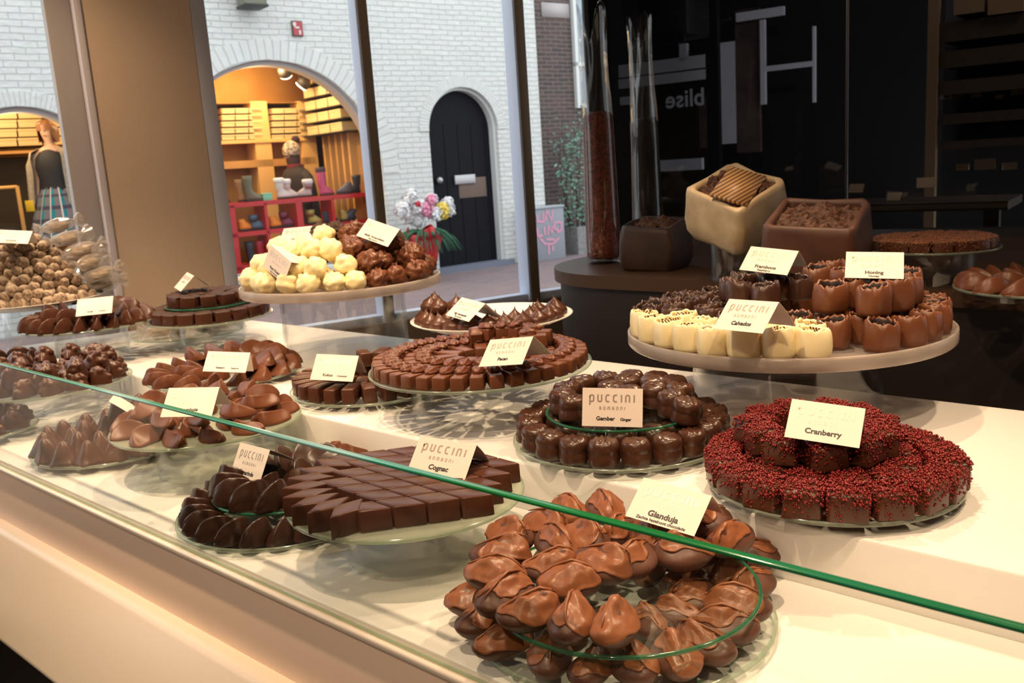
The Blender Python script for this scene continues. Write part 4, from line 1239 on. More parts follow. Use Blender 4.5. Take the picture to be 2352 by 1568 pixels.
# pale box leaning on a clear pedestal
bw = at(1690, 522, 1.245)
pe = empty('glass_pedestal', (bw.x, bw.y, SZ), facing(1690, 522))
tag(pe, 'clear glass pedestal lifting the pale chocolate box', 'pedestal')
obj('clear_tube', tube_me('clear_tube', .062, .001, .095), pe)
obj('clear_disc', MB().lathe([(.03, .095), (.066, .095), (.066, .0985), (.03, .0985)], 48).me('clear_disc', M['glass']), pe)
o_ = block((bw.x, bw.y, 1.236), facing(1690, 522) + PI / 4 + .06, .165, .165, .125, M['blockwhite'], M['fill'], 'open pale chocolate box with ribbed slab leaning on the clear pedestal', True)
lean(o_, 1690, 522, .50)
# bites on a clear stand
bp = at(2142, 568, 1.195)
stand('clear glass stand of brown chocolate bites at the right', (bp.x, bp.y), 1.195, .132, SZ, .085)
ring(P['bite'], (bp.x, bp.y), 1.1956, .104, 17, 'crumbly brown chocolate bite', 'the outer ring at the right', 'chocolate', 'chocolate bites in the outer ring', ja=.3, s=.74)
ring(P['bite'], (bp.x, bp.y), 1.1956, .063, 9, 'crumbly brown chocolate bite', 'the inner ring at the right', 'chocolate', 'chocolate bites in the inner ring', ja=.3, s=.74)
ring(P['bite'], (bp.x, bp.y), 1.1956, .022, 3, 'crumbly brown chocolate bite', 'the middle of the right stand', 'chocolate', 'chocolate bites in the middle', ja=.3, s=.74)
br_ = at(2392, 652, 1.145)
stand('low dark plate of pleated chocolates cut by the right edge', (br_.x, br_.y), 1.142, .15, SZ, .1, 'clear', name='glass_plate', cat='plate')
ring(P['sesame'], (br_.x, br_.y), 1.1426, .115, 15, 'pleated milk chocolate', 'the plate at the right edge', 'chocolate', 'pleated chocolates in the outer ring', head=-.3)
ring(P['sesame'], (br_.x, br_.y), 1.1426, .055, 7, 'pleated milk chocolate', 'the middle of the right edge plate', 'chocolate', 'pleated chocolates in the middle', head=-.3)
# ------------------------------------------------------------------ room shell and shop window
def hzy(x): return 449.5 - .0658 * x
def frame_at(vpx, p0):
    r = ray(vpx, hzy(vpx)); u = Vector((r.x, r.y, 0)).normalized()
    n_ = Vector((-u.y, u.x, 0))
    Mx = Matrix(((u.x, n_.x, 0, p0.x), (u.y, n_.y, 0, p0.y), (0, 0, 1, 0), (0, 0, 0, 1)))
    def on(px, py, d=0.0):
        q = ray(px, py); o = p0 + n_ * d
        t = (o - CAM).dot(n_) / q.dot(n_)
        Q = CAM + q * t
        return ((Q - p0).dot(u), Q.z)
    return Mx, on
WZ = .88
MW, onW = frame_at(4900, at(793, 753, WZ))
def sobj(nm, me, Mx, kind='structure', parent=None):
    o = obj(nm, me, parent, kind=kind)
    if parent is None: o.matrix_world = Mx
    return o
def wbox(nm, lo, hi, m, Mx, bev=.004, kind='structure', parent=None):
    me = MB().box(lo, hi).me(nm, m)
    if bev: bevelled(me, bev, 2)
    return sobj(nm, me, Mx, kind, parent)
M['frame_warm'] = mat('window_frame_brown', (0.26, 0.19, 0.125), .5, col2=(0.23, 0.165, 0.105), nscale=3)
M['frame_cool'] = mat('window_frame_daylit_grey', (0.66, 0.74, 0.92), .45)  # grey frame, made bluer and paler to carry daylight on its side
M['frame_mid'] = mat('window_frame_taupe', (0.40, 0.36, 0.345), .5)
M['pillar'] = mat('pillar_paint', (0.58, 0.43, 0.31), .75, col2=(0.54, 0.40, 0.285), nscale=2.0)
M['winglass'] = thin_glass('window_pane_glass', tint=(.98, .985, .98), ior=1.3, grazing=.3)
CEIL = 3.0
s_pl, s_pr = onW(160, 0)[0], onW(418, 0)[0]
def post_span(px_far, px_edge, px_end):
    """post whose side (lit by daylight) spans px_far..px_edge and whose room face ends at px_end."""
    a = onW(px_far, 0, .05)[0]
    d = min((.04 - .004 * k for k in range(60)), key=lambda q: abs(onW(px_edge, 0, q)[0] - a))
    return a, d, onW(px_end, 0, d)[0]
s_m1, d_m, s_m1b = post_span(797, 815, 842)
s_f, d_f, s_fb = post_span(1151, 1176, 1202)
s_fl = onW(96, 0)[0]
s_end = onW(1345, 0)[0]
s_lo = -6.2
wbox('wall_under_window', (s_lo, -.03, 0), (s_end, .05, WZ), mat('wall_under_window', (0.17, 0.12, 0.08), .7), MW)
wbox('wall_over_window', (s_lo, -.03, 2.75), (s_end, .05, CEIL), M['pillar'], MW)
wbox('pillar_window', (s_pl + .012, -.10, 0), (s_pr, .10, CEIL), M['pillar'], MW, .003)
wbox('trim_pillar_light', (s_pl - .004, -.105, 0), (s_pl + .016, .06, CEIL), mat('trim_pale', (0.60, 0.55, 0.58), .5), MW, .002)
wbox('trim_pillar_grey', (s_fl, -.03, WZ - .05), (s_pl - .004, .06, CEIL), M['frame_mid'], MW, .004)
wbox('trim_pillar_edge', (s_pr, -.10, 0), (s_pr + .045, .06, CEIL), mat('trim_slate', (0.42, 0.42, 0.48), .5), MW, .003)
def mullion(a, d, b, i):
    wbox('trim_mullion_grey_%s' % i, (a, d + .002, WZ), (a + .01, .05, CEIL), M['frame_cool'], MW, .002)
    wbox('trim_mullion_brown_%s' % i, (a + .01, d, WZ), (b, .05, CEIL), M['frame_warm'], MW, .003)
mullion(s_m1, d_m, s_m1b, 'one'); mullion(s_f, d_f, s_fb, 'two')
for i, (a, b) in enumerate(((s_pr + .045, s_m1), (s_m1b, s_f), (s_fb, s_end), (s_pl - 1.35, s_fl)), 1):
    w_ = empty('window_%d' % i)
    w_['kind'] = 'structure'
    w_.matrix_world = MW
    obj('pane', MB().add([(a, .02, WZ + .02), (b, .02, WZ + .02), (b, .02, 2.75), (a, .02, 2.75)], [(0, 1, 2, 3)]).me('pane', M['winglass'], False), w_)
    obj('sill_rail', bevelled(MB().box((a, -.012, WZ - .002), (b, .045, WZ + .028)).me('sill_rail', M['frame_cool'] if i != 4 else M['frame_warm']), .003), w_)
# the window wall goes on towards the customers' side: door and plain wall
wbox('wall_window_side', (-6.2, -.03, WZ), (-4.3, .05, 2.75), M['pillar'], MW)
w5 = empty('window_5'); w5['kind'] = 'structure'; w5.matrix_world = MW
obj('pane', MB().add([(-4.3, .02, WZ), (s_pl - 1.42, .02, WZ), (s_pl - 1.42, .02, 2.75), (-4.3, .02, 2.75)], [(0, 1, 2, 3)]).me('pane', M['winglass'], False), w5)
wbox('trim_mullion_side', (s_pl - 1.42, -.03, WZ), (s_pl - 1.35, .05, 2.75), M['frame_warm'], MW)
corner = MW @ Vector((s_end, 0, 0))
M['roomwall'] = mat('shop_wall', (0.33, 0.25, 0.18), .8)
def wallseg(nm, a, b, z0, z1, m, th=.05):
    a, b = Vector((a[0], a[1], 0)), Vector((b[0], b[1], 0)); d = (b - a)
    ang = math.atan2(d.y, d.x)
    me = MB().box((0, 0, z0), (d.length, th, z1)).me(nm, m, False)
    o = obj(nm, me, kind='structure')
    o.matrix_world = Matrix.Translation(a) @ Matrix.Rotation(ang, 4, 'Z')
    return o
pA = MW @ Vector((-6.2, 0, 0)); RXX, RYB = 3.0, -3.2
wallseg('wall_rear', (pA.x - .3, RYB), (RXX, RYB), 0, CEIL, M['roomwall'])
wallseg('wall_right', (RXX, RYB), (RXX, 4.6), 0, CEIL, M['roomwall'])
floor = MB().add([(pA.x, RYB, 0), (RXX, RYB, 0), (RXX, 4.6, 0), (corner.x, corner.y, 0), (pA.x, pA.y, 0)], [(0, 1, 2, 3, 4)]).me('floor', mat('shop_floor', (0.10, 0.075, 0.055), .45), False)
obj('floor', floor, kind='structure')
ceil = MB().add([(pA.x, RYB, CEIL), (RXX, RYB, CEIL), (RXX, 4.6, CEIL), (corner.x, corner.y, CEIL), (pA.x, pA.y, CEIL)], [(4, 3, 2, 1, 0)]).me('ceiling', mat('shop_ceiling', (0.30, 0.25, 0.20), .9), False)
obj('ceiling', ceil, kind='structure')

# pale panel added out of view to put a bright veil in the guard
vy = .95
pts = [aty(395, 945, vy), aty(298, 1150, vy), aty(-260, 1150, vy), aty(-260, 780, vy), aty(420, 880, vy)]
pts_panel = pts
me = mesh('veil_reflection_panel', [(p.x, 1.169 - vy, p.z) for p in pts] + [(p.x, 1.169 - vy - .03, p.z) for p in pts], [(0, 1, 2, 3, 4), (9, 8, 7, 6, 5)] + [(i, 5 + i, 5 + (i + 1) % 5, (i + 1) % 5) for i in range(5)], mat('veil_panel_paint', (0.85, 0.78, 0.72), .8), smooth=False)
obj('veil_reflection_panel', me, kind='structure')
# ------------------------------------------------------------------ dark glass partition and the modelled scene that stands in for its reflections
gl_b = Vector((2.2, 3.62, 0))
gdir = (gl_b - corner); gdir.z = 0; glen = gdir.length; gang = math.atan2(gdir.y, gdir.x)
MG = Matrix.Translation((corner.x, corner.y, 0)) @ Matrix.Rotation(gang, 4, 'Z')
gn = Vector((-math.sin(gang), math.cos(gang), 0))
def onG(px, py, d=0.0):
    q = ray(px, py); o = Vector((corner.x, corner.y, 0)) + gn * d
    t = (o - CAM).dot(gn) / q.dot(gn); Q = CAM + q * t
    return ((Q - Vector((corner.x, corner.y, 0))).dot(gdir.normalized()), Q.z)
M['tinted'] = thin_glass('tinted_glass', tint=(.50, .48, .48), refl=.8, grazing=.28)
sm1 = onG(1946, 200)[0]
for i, (a, b) in enumerate(((0.0, sm1 - .003), (sm1 + .003, glen)), 6):
    w_ = empty('window_%d' % i); w_['kind'] = 'structure'; w_.matrix_world = MG
    obj('pane', MB().add([(a, 0, SZ), (b, 0, SZ), (b, 0, CEIL), (a, 0, CEIL)], [(0, 1, 2, 3)]).me('pane', M['tinted'], False), w_)
wbox('trim_glass_seam', (sm1 - .003, -.006, SZ), (sm1 + .003, .006, CEIL), mat('seam', (0.16, 0.13, 0.11), .4), MG, 0)
wbox('trim_glass_end', (-.012, -.012, 0), (.004, .012, CEIL), mat('dark_frame', (0.02, 0.018, 0.018), .5), MG, 0)
wbox('wall_below_glass', (0, .0, 0), (glen, .04, SZ), M['brownside'], MG, 0)
BY = 3.2
M['void'] = mat('reflection_box_dark', (0.012, 0.010, 0.010), .9)  # dark enclosure added around the reflection stand-ins
bk = MG.inverted() @ CAM
sdir = Vector((-bk.x, -bk.y, 0)).normalized()
sB = sdir * (BY / sdir.y)
wbox('wall_reflection_box', (sB.x, BY, 0), (glen + .5, BY + .05, CEIL), M['void'], MG, 0)
me = MB().add([(-.012, .01, 0), (sB.x, BY, 0), (sB.x, BY, CEIL), (-.012, .01, CEIL)], [(0, 1, 2, 3)]).me('wall_reflection_box_side', M['void'], False)
sobj('wall_reflection_box_side', me, MG)
me = MB().add([(-.012, .02, CEIL), (sB.x, BY, CEIL), (glen, BY, CEIL), (glen, .02, CEIL)], [(3, 2, 1, 0)]).me('ceiling_reflection_box', M['void'], False)
sobj('ceiling_reflection_box', me, MG)
def gpanel(nm, px0, py0, px1, py1, d, m, th=.04):
    a = onG(px0, (py0 + py1) / 2, d); b = onG(px1, (py0 + py1) / 2, d)
    z0 = onG((px0 + px1) / 2, max(py0, py1), d)[1]; z1 = onG((px0 + px1) / 2, min(py0, py1), d)[1]
    return MB().box((a[0], d, z0), (b[0], d + th, min(z1, CEIL - .01))).me(nm, m, False)
M['dimwhite'] = mat('reflected_white_paint', (0.55, 0.55, 0.60), .7)  # dimness of the reflection is put into these colours
M['dimbrick'] = mat('reflected_brick', (0.10, 0.06, 0.045), .9, col2=(0.05, 0.03, 0.025), nscale=8)
D = BY - .25
fac = empty('shopfront'); fac.matrix_world = MG  # stands in for the street reflected in the dark glass
tag(fac, 'reflected shopfront with white posts and cornice, modelled behind the dark glass', 'shopfront')
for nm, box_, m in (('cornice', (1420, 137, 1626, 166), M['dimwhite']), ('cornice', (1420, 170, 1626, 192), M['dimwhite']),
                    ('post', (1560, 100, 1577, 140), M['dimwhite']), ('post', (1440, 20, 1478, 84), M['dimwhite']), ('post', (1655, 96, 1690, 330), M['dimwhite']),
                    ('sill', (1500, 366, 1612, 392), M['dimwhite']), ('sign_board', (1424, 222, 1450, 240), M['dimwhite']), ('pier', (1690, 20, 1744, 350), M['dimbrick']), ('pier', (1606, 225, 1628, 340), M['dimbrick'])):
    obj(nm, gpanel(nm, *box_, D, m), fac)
st = onG(1573, 228, D - .02)
tm = textmesh('shop_lettering', 'blise', .17, M['dimwhite'], .01)
tm.transform(Matrix.Translation((st[0], D - .02, st[1] - .05)) @ Matrix.Scale(-1, 4, (1, 0, 0)) @ Matrix.Rotation(PI / 2, 4, 'X'))
obj('shop_lettering', tm, [c for c in fac.children if c.name.startswith('sign_board')][0])
wn = empty('reflected_sash_window'); wn.matrix_world = MG
tag(wn, 'reflected sash window with white frame, modelled behind the dark glass', 'window')
for nm, box_ in (('lintel', (1690, 22, 1800, 42)), ('frame', (1746, 45, 1757, 240)), ('transom', (1757, 146, 1866, 158)), ('frame', (1866, 60, 1872, 235))):
    obj(nm, gpanel(nm, *box_, D - .05, M['dimwhite'] if nm != 'transom' else M['dimwhite'], .03), wn)
lp = empty('reflected_lamp_post'); lp.matrix_world = MG
tag(lp, 'reflected black lamp post with bracket, modelled behind the dark glass', 'lamp post')
M['blackpaint'] = mat('black_paint', (0.004, 0.004, 0.005), .5)
obj('post', gpanel('post', 1627, -40, 1654, 900, D - .4, M['blackpaint'], .05), lp)
obj('bracket', gpanel('bracket', 1652, 40, 1676, 46, D - .4, M['blackpaint'], .03), lp)
aw = empty('awning'); aw.matrix_world = MG
tag(aw, 'black awning box above the dim shopfront', 'awning')
a_, b_ = onG(1480, 60, D - .6), onG(1625, 60, D - .6)
obj('cover', bevelled(MB().box((a_[0], D - .9, onG(1550, 96, D - .6)[1]), (b_[0], D - .55, CEIL - .02)).me('cover', M['blackpaint']), .02), aw)
obj('valance', MB().box((a_[0] + .02, D - .92, onG(1550, 100, D - .9)[1]), (b_[0] - .02, D - .90, onG(1550, 84, D - .9)[1])).me('valance', M['blackpaint'], False), aw)
# reflected shelf unit, modelled behind the glass at the right
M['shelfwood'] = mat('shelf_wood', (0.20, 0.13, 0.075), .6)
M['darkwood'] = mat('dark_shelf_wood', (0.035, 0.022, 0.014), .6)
D2 = .95
shf = empty('reflected_shelf'); shf.matrix_world = MG
tag(shf, 'reflected dark shelf unit with pale brown post, modelled behind the dark glass', 'shelf unit')
def gbox2(nm, px0, py0, px1, py1, d0, d1, m, parent):
    a = onG(px0, py0, d0); b = onG(px1, py1, d0)
    z0, z1 = sorted((a[1], b[1]))
    return obj(nm, MB().box((a[0], d0, z0), (b[0], d1, min(z1, CEIL - .02))).me(nm, m, False), parent)
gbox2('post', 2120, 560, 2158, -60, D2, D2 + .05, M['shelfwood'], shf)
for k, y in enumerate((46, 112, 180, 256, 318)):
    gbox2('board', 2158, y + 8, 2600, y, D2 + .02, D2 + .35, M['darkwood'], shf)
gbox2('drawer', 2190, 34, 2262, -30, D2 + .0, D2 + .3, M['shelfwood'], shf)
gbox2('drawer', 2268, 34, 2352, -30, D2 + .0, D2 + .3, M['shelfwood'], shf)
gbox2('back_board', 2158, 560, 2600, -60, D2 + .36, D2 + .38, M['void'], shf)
M['dimcard'] = mat('reflected_card', (0.50, 0.38, 0.26), .8)  # white cards toned down, their dim reflection put into the colour
for k, (x, y, w) in enumerate(((2170, 222, 24), (2197, 217, 26), (2240, 218, 24), (2295, 222, 18), (2335, 212, 26), (2210, 384, 30), (2262, 378, 48), (2320, 382, 34), (2128, 420, 44), (2052, 452, 34), (1965, 433, 36))):
    d_ = D2 + .10 if x > 2160 else D2 - .45
    a = onG(x - w / 2, y, d_); b = onG(x + w / 2, y, d_)
    wd = b[0] - a[0]; hh = wd * .55
    me = MB().add([(-wd / 2, 0, 0), (wd / 2, 0, 0), (wd / 2, hh * .45, hh), (-wd / 2, hh * .45, hh), (-wd / 2, hh, 0), (wd / 2, hh, 0)], [(0, 1, 2, 3), (3, 2, 5, 4)]).me('reflected_tent_card', M['dimcard'], False)
    o = obj('reflected_tent_card', me); o.matrix_world = MG @ Matrix.Translation((a[0] + wd / 2, d_, a[1] - hh / 2)) @ Matrix.Rotation(((k * 37) % 9 - 4) * .06, 4, 'Z')
    tag(o, f'reflected tent card modelled behind the dark glass, {ORD[sorted([2170, 2197, 2240, 2295, 2335, 2210, 2262, 2320, 2128, 2052, 1965]).index(x) + 1]} from the left', 'sign card', 'reflected cards modelled behind the dark glass')
# a low display table carrying the front reflected cards
tb = empty('display_table'); tb.matrix_world = MG
tag(tb, 'pale edged display table in the dim room behind the glass', 'table')
ta, tb2 = onG(1800, 470, D2 - .45), onG(2330, 470, D2 - .45)
zt = onG(2050, 462, D2 - .45)[1]
obj('table_top', MB().box((ta[0], D2 - .62, zt - .03), (tb2[0], D2 - .22, zt)).me('table_top', M['darkwood'], False), tb)
obj('edge_band', MB().box((ta[0], D2 - .625, zt - .022), (tb2[0], D2 - .62, zt - .006)).me('edge_band', M['shelfwood'], False), tb)
for sx in (ta[0] + .03, tb2[0] - .08):
    obj('leg', MB().box((sx, D2 - .6, 0), (sx + .05, D2 - .55, zt - .03)).me('leg', M['darkwood'], False), tb)
# ------------------------------------------------------------------ street and the white brick facade
MF, onF = frame_at(4000, at(1085, 615, 0.0))
FI = MF.inverted()
M['whitebrick'] = brick_mat('white_painted_brick', (0.70, 0.72, 0.70), (0.66, 0.68, 0.66), (0.60, 0.62, 0.61), bw=.23, rh=.066, ms=.006, bump=.75, noise_amt=.12)
M['brownbrick'] = brick_mat('brown_brick', (0.13, 0.085, 0.075), (0.075, 0.055, 0.055), (0.20, 0.17, 0.16), bw=.21, rh=.062, ms=.010, bump=.5)
M['paving'] = brick_mat('street_paving', (0.30, 0.20, 0.22), (0.22, 0.17, 0.20), (0.22, 0.22, 0.19), bw=.22, rh=.10, ms=.012, bump=.4)
M['whitepaint'] = mat('white_render', (0.66, 0.68, 0.67), .7)
M['doorblack'] = mat('black_door_paint', (0.006, 0.006, 0.010), .6, spec=.15)
M['greypaint'] = mat('grey_arch_paint', (0.42, 0.38, 0.37), .7)
def arch_pts(c, zt, hw, r, z0, n=28):
    """outline of an arched opening: from bottom left up, round and down."""
    zc = zt - r
    a1 = math.acos(min(hw / r, 1))
    P_ = [(c - hw, z0)]
    for i in range(n + 1):
        a = PI - a1 - (PI - 2 * a1) * i / n
        P_.append((c + r * math.cos(a), zc + r * math.sin(a)))
    return P_ + [(c + hw, z0)]
A_shop = (-2.70, 2.80, 1.40, 1.40, .31)
A_left = (-5.46, 2.31, .78, .80, .55)
A_door = (.03, 2.48, .575, .575, .0)
S0, S1, ZT = -9.5, 1.40, 5.6
cu = bpy.data.curves.new('facade', 'CURVE'); cu.dimensions = '2D'; cu.fill_mode = 'BOTH'; cu.extrude = .12
def spl(pts):
    s = cu.splines.new('POLY'); s.points.add(len(pts) - 1)
    for q, p in zip(s.points, pts): q.co = (p[0], p[1], 0, 1)
    s.use_cyclic_u = True
spl([(S0, -.1), (S1, -.1), (S1, ZT), (S0, ZT)])
for A in (A_shop, A_left): spl(arch_pts(*A))
dpts = arch_pts(*A_door); dpts[0] = (dpts[0][0], -.02); dpts[-1] = (dpts[-1][0], -.02); spl(dpts)
to = bpy.data.objects.new('tmp', cu); COL.objects.link(to)
me = bpy.data.meshes.new_from_object(to); bpy.data.objects.remove(to)
me.transform(Matrix.Translation((0, .12, 0)) @ Matrix.Rotation(PI / 2, 4, 'X'))
me.materials.clear(); me.materials.append(M['whitebrick'])
uvplane(me, Vector((1, .9, 0)), Vector((0, 0, 1)))
fo = sobj('wall_street', me, MF)
def arch_ring(nm, A, w, y0, y1, m, zmin=None, n=40, joints=0):
    """band following an arch, w wide outwards (negative: inwards)."""
    c, zt, hw, r, z0 = A
    inn = arch_pts(c, zt, hw, r, z0 if zmin is None else zmin, n)
    zc = zt - r; out = []
    for x, z in inn:
        d = Vector((x - c, max(z - zc, 0) if z > zc else 0))
        d = d.normalized() if d.length > 1e-5 else Vector((1, 0))
        out.append((x + d.x * w, z + d.y * w))
    b = MB(); k = len(inn)
    V = [(x, y0, z) for x, z in inn] + [(x, y0, z) for x, z in out] + [(x, y1, z) for x, z in inn] + [(x, y1, z) for x, z in out]
    Fc = []
    for i in range(k - 1):
        Fc += [(i, i + 1, k + i + 1, k + i), (i, 2 * k + i, 2 * k + i + 1, i + 1), (k + i, k + i + 1, 3 * k + i + 1, 3 * k + i), (2 * k + i, 3 * k + i, 3 * k + i + 1, 2 * k + i + 1)]
    me = b.add(V, Fc).me(nm, m, False)
    uv = me.uv_layers.new(name='UVMap')
    for l in me.loops:
        vi = l.vertex_index % (2 * k); i = vi % k
        uv.data[l.index].uv = (i / (k - 1) * 3.6, (0 if vi < k else .12) + me.vertices[l.vertex_index].co.y)
    return me
M['voussoir'] = brick_mat('white_arch_brick', (0.70, 0.72, 0.70), (0.66, 0.68, 0.66), (0.58, 0.60, 0.59), bw=.07, rh=.25, ms=.006, bump=.7, noise_amt=.12)
for i, A in enumerate((A_shop, A_left, A_door), 1):
    c, zt, hw, r, z0 = A
    sobj('trim_arch_brick_%d' % i, arch_ring('arch_brick', A, .24 if i == 1 else .15, -.012, .0, M['voussoir'], zmin=max(zt - r, z0)), MF)
    sobj('trim_arch_frame_%d' % i, arch_ring('arch_frame', A, -.05 if i < 3 else -.035, .06, .24, M['greypaint'] if i < 3 else M['whitepaint']), MF)
# door
dr = empty('door_1'); dr['kind'] = 'structure'; dr.matrix_world = MF
c, zt, hw, r, z0 = A_door
pts = arch_pts(c, zt, hw, r, .03)
me = mesh('door_leaf', [(x, .17, z) for x, z in pts] + [(x, .21, z) for x, z in pts], [tuple(range(len(pts)))] + [tuple(range(2 * len(pts) - 1, len(pts) - 1, -1))], M['doorblack'], smooth=False)
obj('door_leaf', me, dr)
for k in range(5):
    x = c - .46 + k * .23
    obj('plank_moulding', MB().box((x - .006, .163, .06), (x + .006, .172, 2.0)).me('plank_moulding', M['doorblack'], False), dr)
def dbx(nm, px0, py0, px1, py1, d, th, m):
    a, b = onF(px0, py0, d), onF(px1, py1, d)
    return obj(nm, bevelled(MB().box((min(a[0], b[0]), d - th, min(a[1], b[1])), (max(a[0], b[0]), d, max(a[1], b[1]))).me(nm, m), .004), dr)
dbx('letter_slot', 1042, 403, 1090, 420, .165, .03, mat('letter_plate', (0.42, 0.42, 0.44), .35, metal=.6))
dbx('paper_notice', 1052, 410, 1118, 450, .168, .006, mat('notice', (0.16, 0.11, 0.09), .8))
kp = onF(1008, 414, .15)
obj('door_knob', MB().ball((kp[0], .13, kp[1]), .05, 14, 9).me('door_knob', mat('brushed_knob', (0.42, 0.42, 0.44), .3, metal=.8)), dr)
obj('threshold', MB().box((c - hw - .08, -.06, -.02), (c + hw + .12, .2, .05)).me('threshold', mat('blue_stone', (0.16, 0.18, 0.24), .6), False), dr)
# street ground
g = MB().add([(S0 - 3, -11.0, -.02), (9.0, -11.0, -.02), (9.0, .3, -.02), (S0 - 3, .3, -.02)], [(0, 1, 2, 3)]).me('street_ground', M['paving'], False)
uvplane(g, Vector((1, 0, 0)), Vector((0, 1, 0)))
# keep the street outside the shop: cut everything on the room side of the window wall
bm = bmesh.new(); bm.from_mesh(g)
iw = (FI @ MW)
pco, pno = iw @ Vector((0, .05, 0)), (iw.to_3x3() @ Vector((0, 1, 0)))
bmesh.ops.bisect_plane(bm, geom=bm.verts[:] + bm.edges[:] + bm.faces[:], plane_co=pco, plane_no=pno, clear_inner=True)
bm.to_mesh(g); bm.free()
sobj('street_ground', g, MF)
wbox('trim_shop_sill', (-4.2, -.10, .22), (-1.2, .12, .31), M['whitepaint'], MF)
# brown brick neighbour, with its window
b2 = MB().box((S1 + .0, .35, -.1), (9.0, .6, ZT)).me('wall_neighbour', M['brownbrick'], False)
uvplane(b2, Vector((1, .9, 0)), Vector((0, 0, 1)))
sobj('wall_neighbour', b2, MF)
nw = empty('window_8'); nw['kind'] = 'structure'; nw.matrix_world = MF
a, b = onF(1312, 30, .33), onF(1352, 240, .33)
fr_ = MB()
for lo, hi in (((a[0], .28, b[1]), (a[0] + .06, .36, a[1] + .3)), ((a[0], .28, onF(1330, 148, .33)[1] - .03), (a[0] + 1.2, .36, onF(1330, 148, .33)[1] + .03)), ((a[0] + 1.15, .28, b[1]), (a[0] + 1.22, .36, a[1] + .3)), ((a[0], .28, b[1] - .05), (a[0] + 1.2, .38, b[1]))):
    fr_.box(lo, hi)
obj('window_frame', fr_.me('window_frame', M['whitepaint'], False), nw)
obj('pane', MB().add([(a[0], .335, b[1]), (a[0] + 1.2, .335, b[1]), (a[0] + 1.2, .335, a[1] + .3), (a[0], .335, a[1] + .3)], [(0, 1, 2, 3)]).me('pane', mat('curtained_pane', (0.36, 0.42, 0.46), .2, col2=(0.28, 0.33, 0.37), nscale=9), False), nw)
pp = empty('render_patch'); 
a, b = onF(1243, 5, .34), onF(1308, 42, .34)
bpy.data.objects.remove(pp)
wbox('trim_render_patch', (a[0], .335, b[1]), (b[0], .352, a[1]), mat('patch_render', (0.44, 0.40, 0.40), .9), MF, 0)
# electric cabinet with pink spray paint
ec = empty('street_cabinet'); 
a, b = onF(1214, 478, -.25), onF(1301, 604, -.25)
ec.matrix_world = MF @ Matrix.Translation(((a[0] + b[0]) / 2, -.25, -.02))
tag(ec, 'grey street cabinet with pink graffiti against the brick wall', 'cabinet')
wd, hh = b[0] - a[0], a[1] + .02
obj('housing', bevelled(MB().box((-wd / 2, 0, 0), (wd / 2, .22, hh - .03)).me('housing', mat('cabinet_grey', (0.27, 0.29, 0.33), .6)), .01), ec)
obj('lid', bevelled(MB().box((-wd / 2 - .01, -.015, hh - .03), (wd / 2 + .01, .23, hh)).me('lid', mat('cabinet_lid', (0.36, 0.40, 0.44), .6)), .006), ec)
gm = MB()
def gp(pts, w):
    q = MB(); stroke(q, pts, w); gm.add([(x, -.006, z) for x, z, _ in q.V], q.F)
k = wd / .5; 
for pts in ([(-.14, .66), (-.13, .56), (-.05, .55), (-.05, .68)], [(-.02, .56), (0, .70), (.06, .56), (.09, .70)], [(-.15, .48), (-.14, .36), (-.07, .36)], [(-.05, .48), (-.04, .36)], [(0, .36), (.01, .48), (.06, .38), (.07, .48)], rr([(.16, .42), (.10, .42), (.10, .52), (.2, .52), (.2, .40), (.13, .38)], .03), [(-.12, .33), (-.05, .24), (.06, .22), (.16, .30)], [(-.03, .3), (.1, .28)], [(.0, .22), (.0, .08)], [(.06, .22), (.06, .12)]):
    gp([(x * k, z * hh / .76) for x, z in pts], .028 * k)
obj('graffiti', gm.me('graffiti', mat('pink_spray', (0.62, 0.30, 0.42), .7), False), ec)
# stone planter and climbing plant
a, b = onF(1318, 520, -.05), onF(1352, 590, -.05)
pt = empty('stone_planter'); pt.matrix_world = MF @ Matrix.Translation((a[0] + .25, .02, -.02))
tag(pt, 'rough stone planter at the foot of the brown brick wall', 'planter')
m_ = mat('rough_stone', (0.28, 0.28, 0.29), .9, col2=(0.2, 0.2, 0.2), bump=.6, bscale=15)
wm_ = MB()
for lo, hi in (((-.25, -.15, 0), (.25, -.11, .42)), ((-.25, .11, 0), (.25, .15, .42)), ((-.25, -.11, 0), (-.21, .11, .42)), ((.21, -.11, 0), (.25, .11, .42)), ((-.21, -.11, 0), (.21, .11, .05))): wm_.box(lo, hi)
obj('trough', wm_.me('trough', m_, False), pt)
obj('soil', MB().box((-.21, -.11, .05), (.21, .11, .36)).me('soil', mat('soil', (0.04, 0.03, 0.02), 1), False), pt)
rnd = random.Random(4)
cl = empty('climbing_plant'); cl.matrix_world = MF @ Matrix.Translation((a[0] + .25, .05, .345))
tag(cl, 'leafy green climbing shrub growing up the brown brick wall', 'plant')
stm = MB(); lv = MB()
for sidx in range(7):
    pts = []
    for i in range(9):
        t = i / 8
        pts.append(Vector((-.05 + .05 * sidx - .15 + .22 * math.sin(sidx * 2.1 + t * 3) * t - .25 * t * (1 - t) * 2, .02 + .06 * math.sin(sidx + t * 4), t * (1.35 + .09 * sidx))))
    stm.tube(pts, [.012 * (1 - .7 * i / 8) for i in range(9)], 5)
    for i in range(75):
        t = rnd.uniform(.03, 1); q = pts[min(int(t * 8), 7)].lerp(pts[min(int(t * 8) + 1, 8)], t * 8 % 1) + Vector((rnd.gauss(0, .09), rnd.gauss(-.03, .05), rnd.gauss(0, .05)))
        L_ = rnd.uniform(.05, .11); d = Vector((rnd.uniform(-1, 1), rnd.uniform(-1, .3), rnd.uniform(-.8, .5))).normalized(); s_ = d.orthogonal().normalized() * L_ * .22
        lv.add([q, q + d * L_ * .5 + s_, q + d * L_, q + d * L_ * .5 - s_], [(0, 1, 2, 3)])
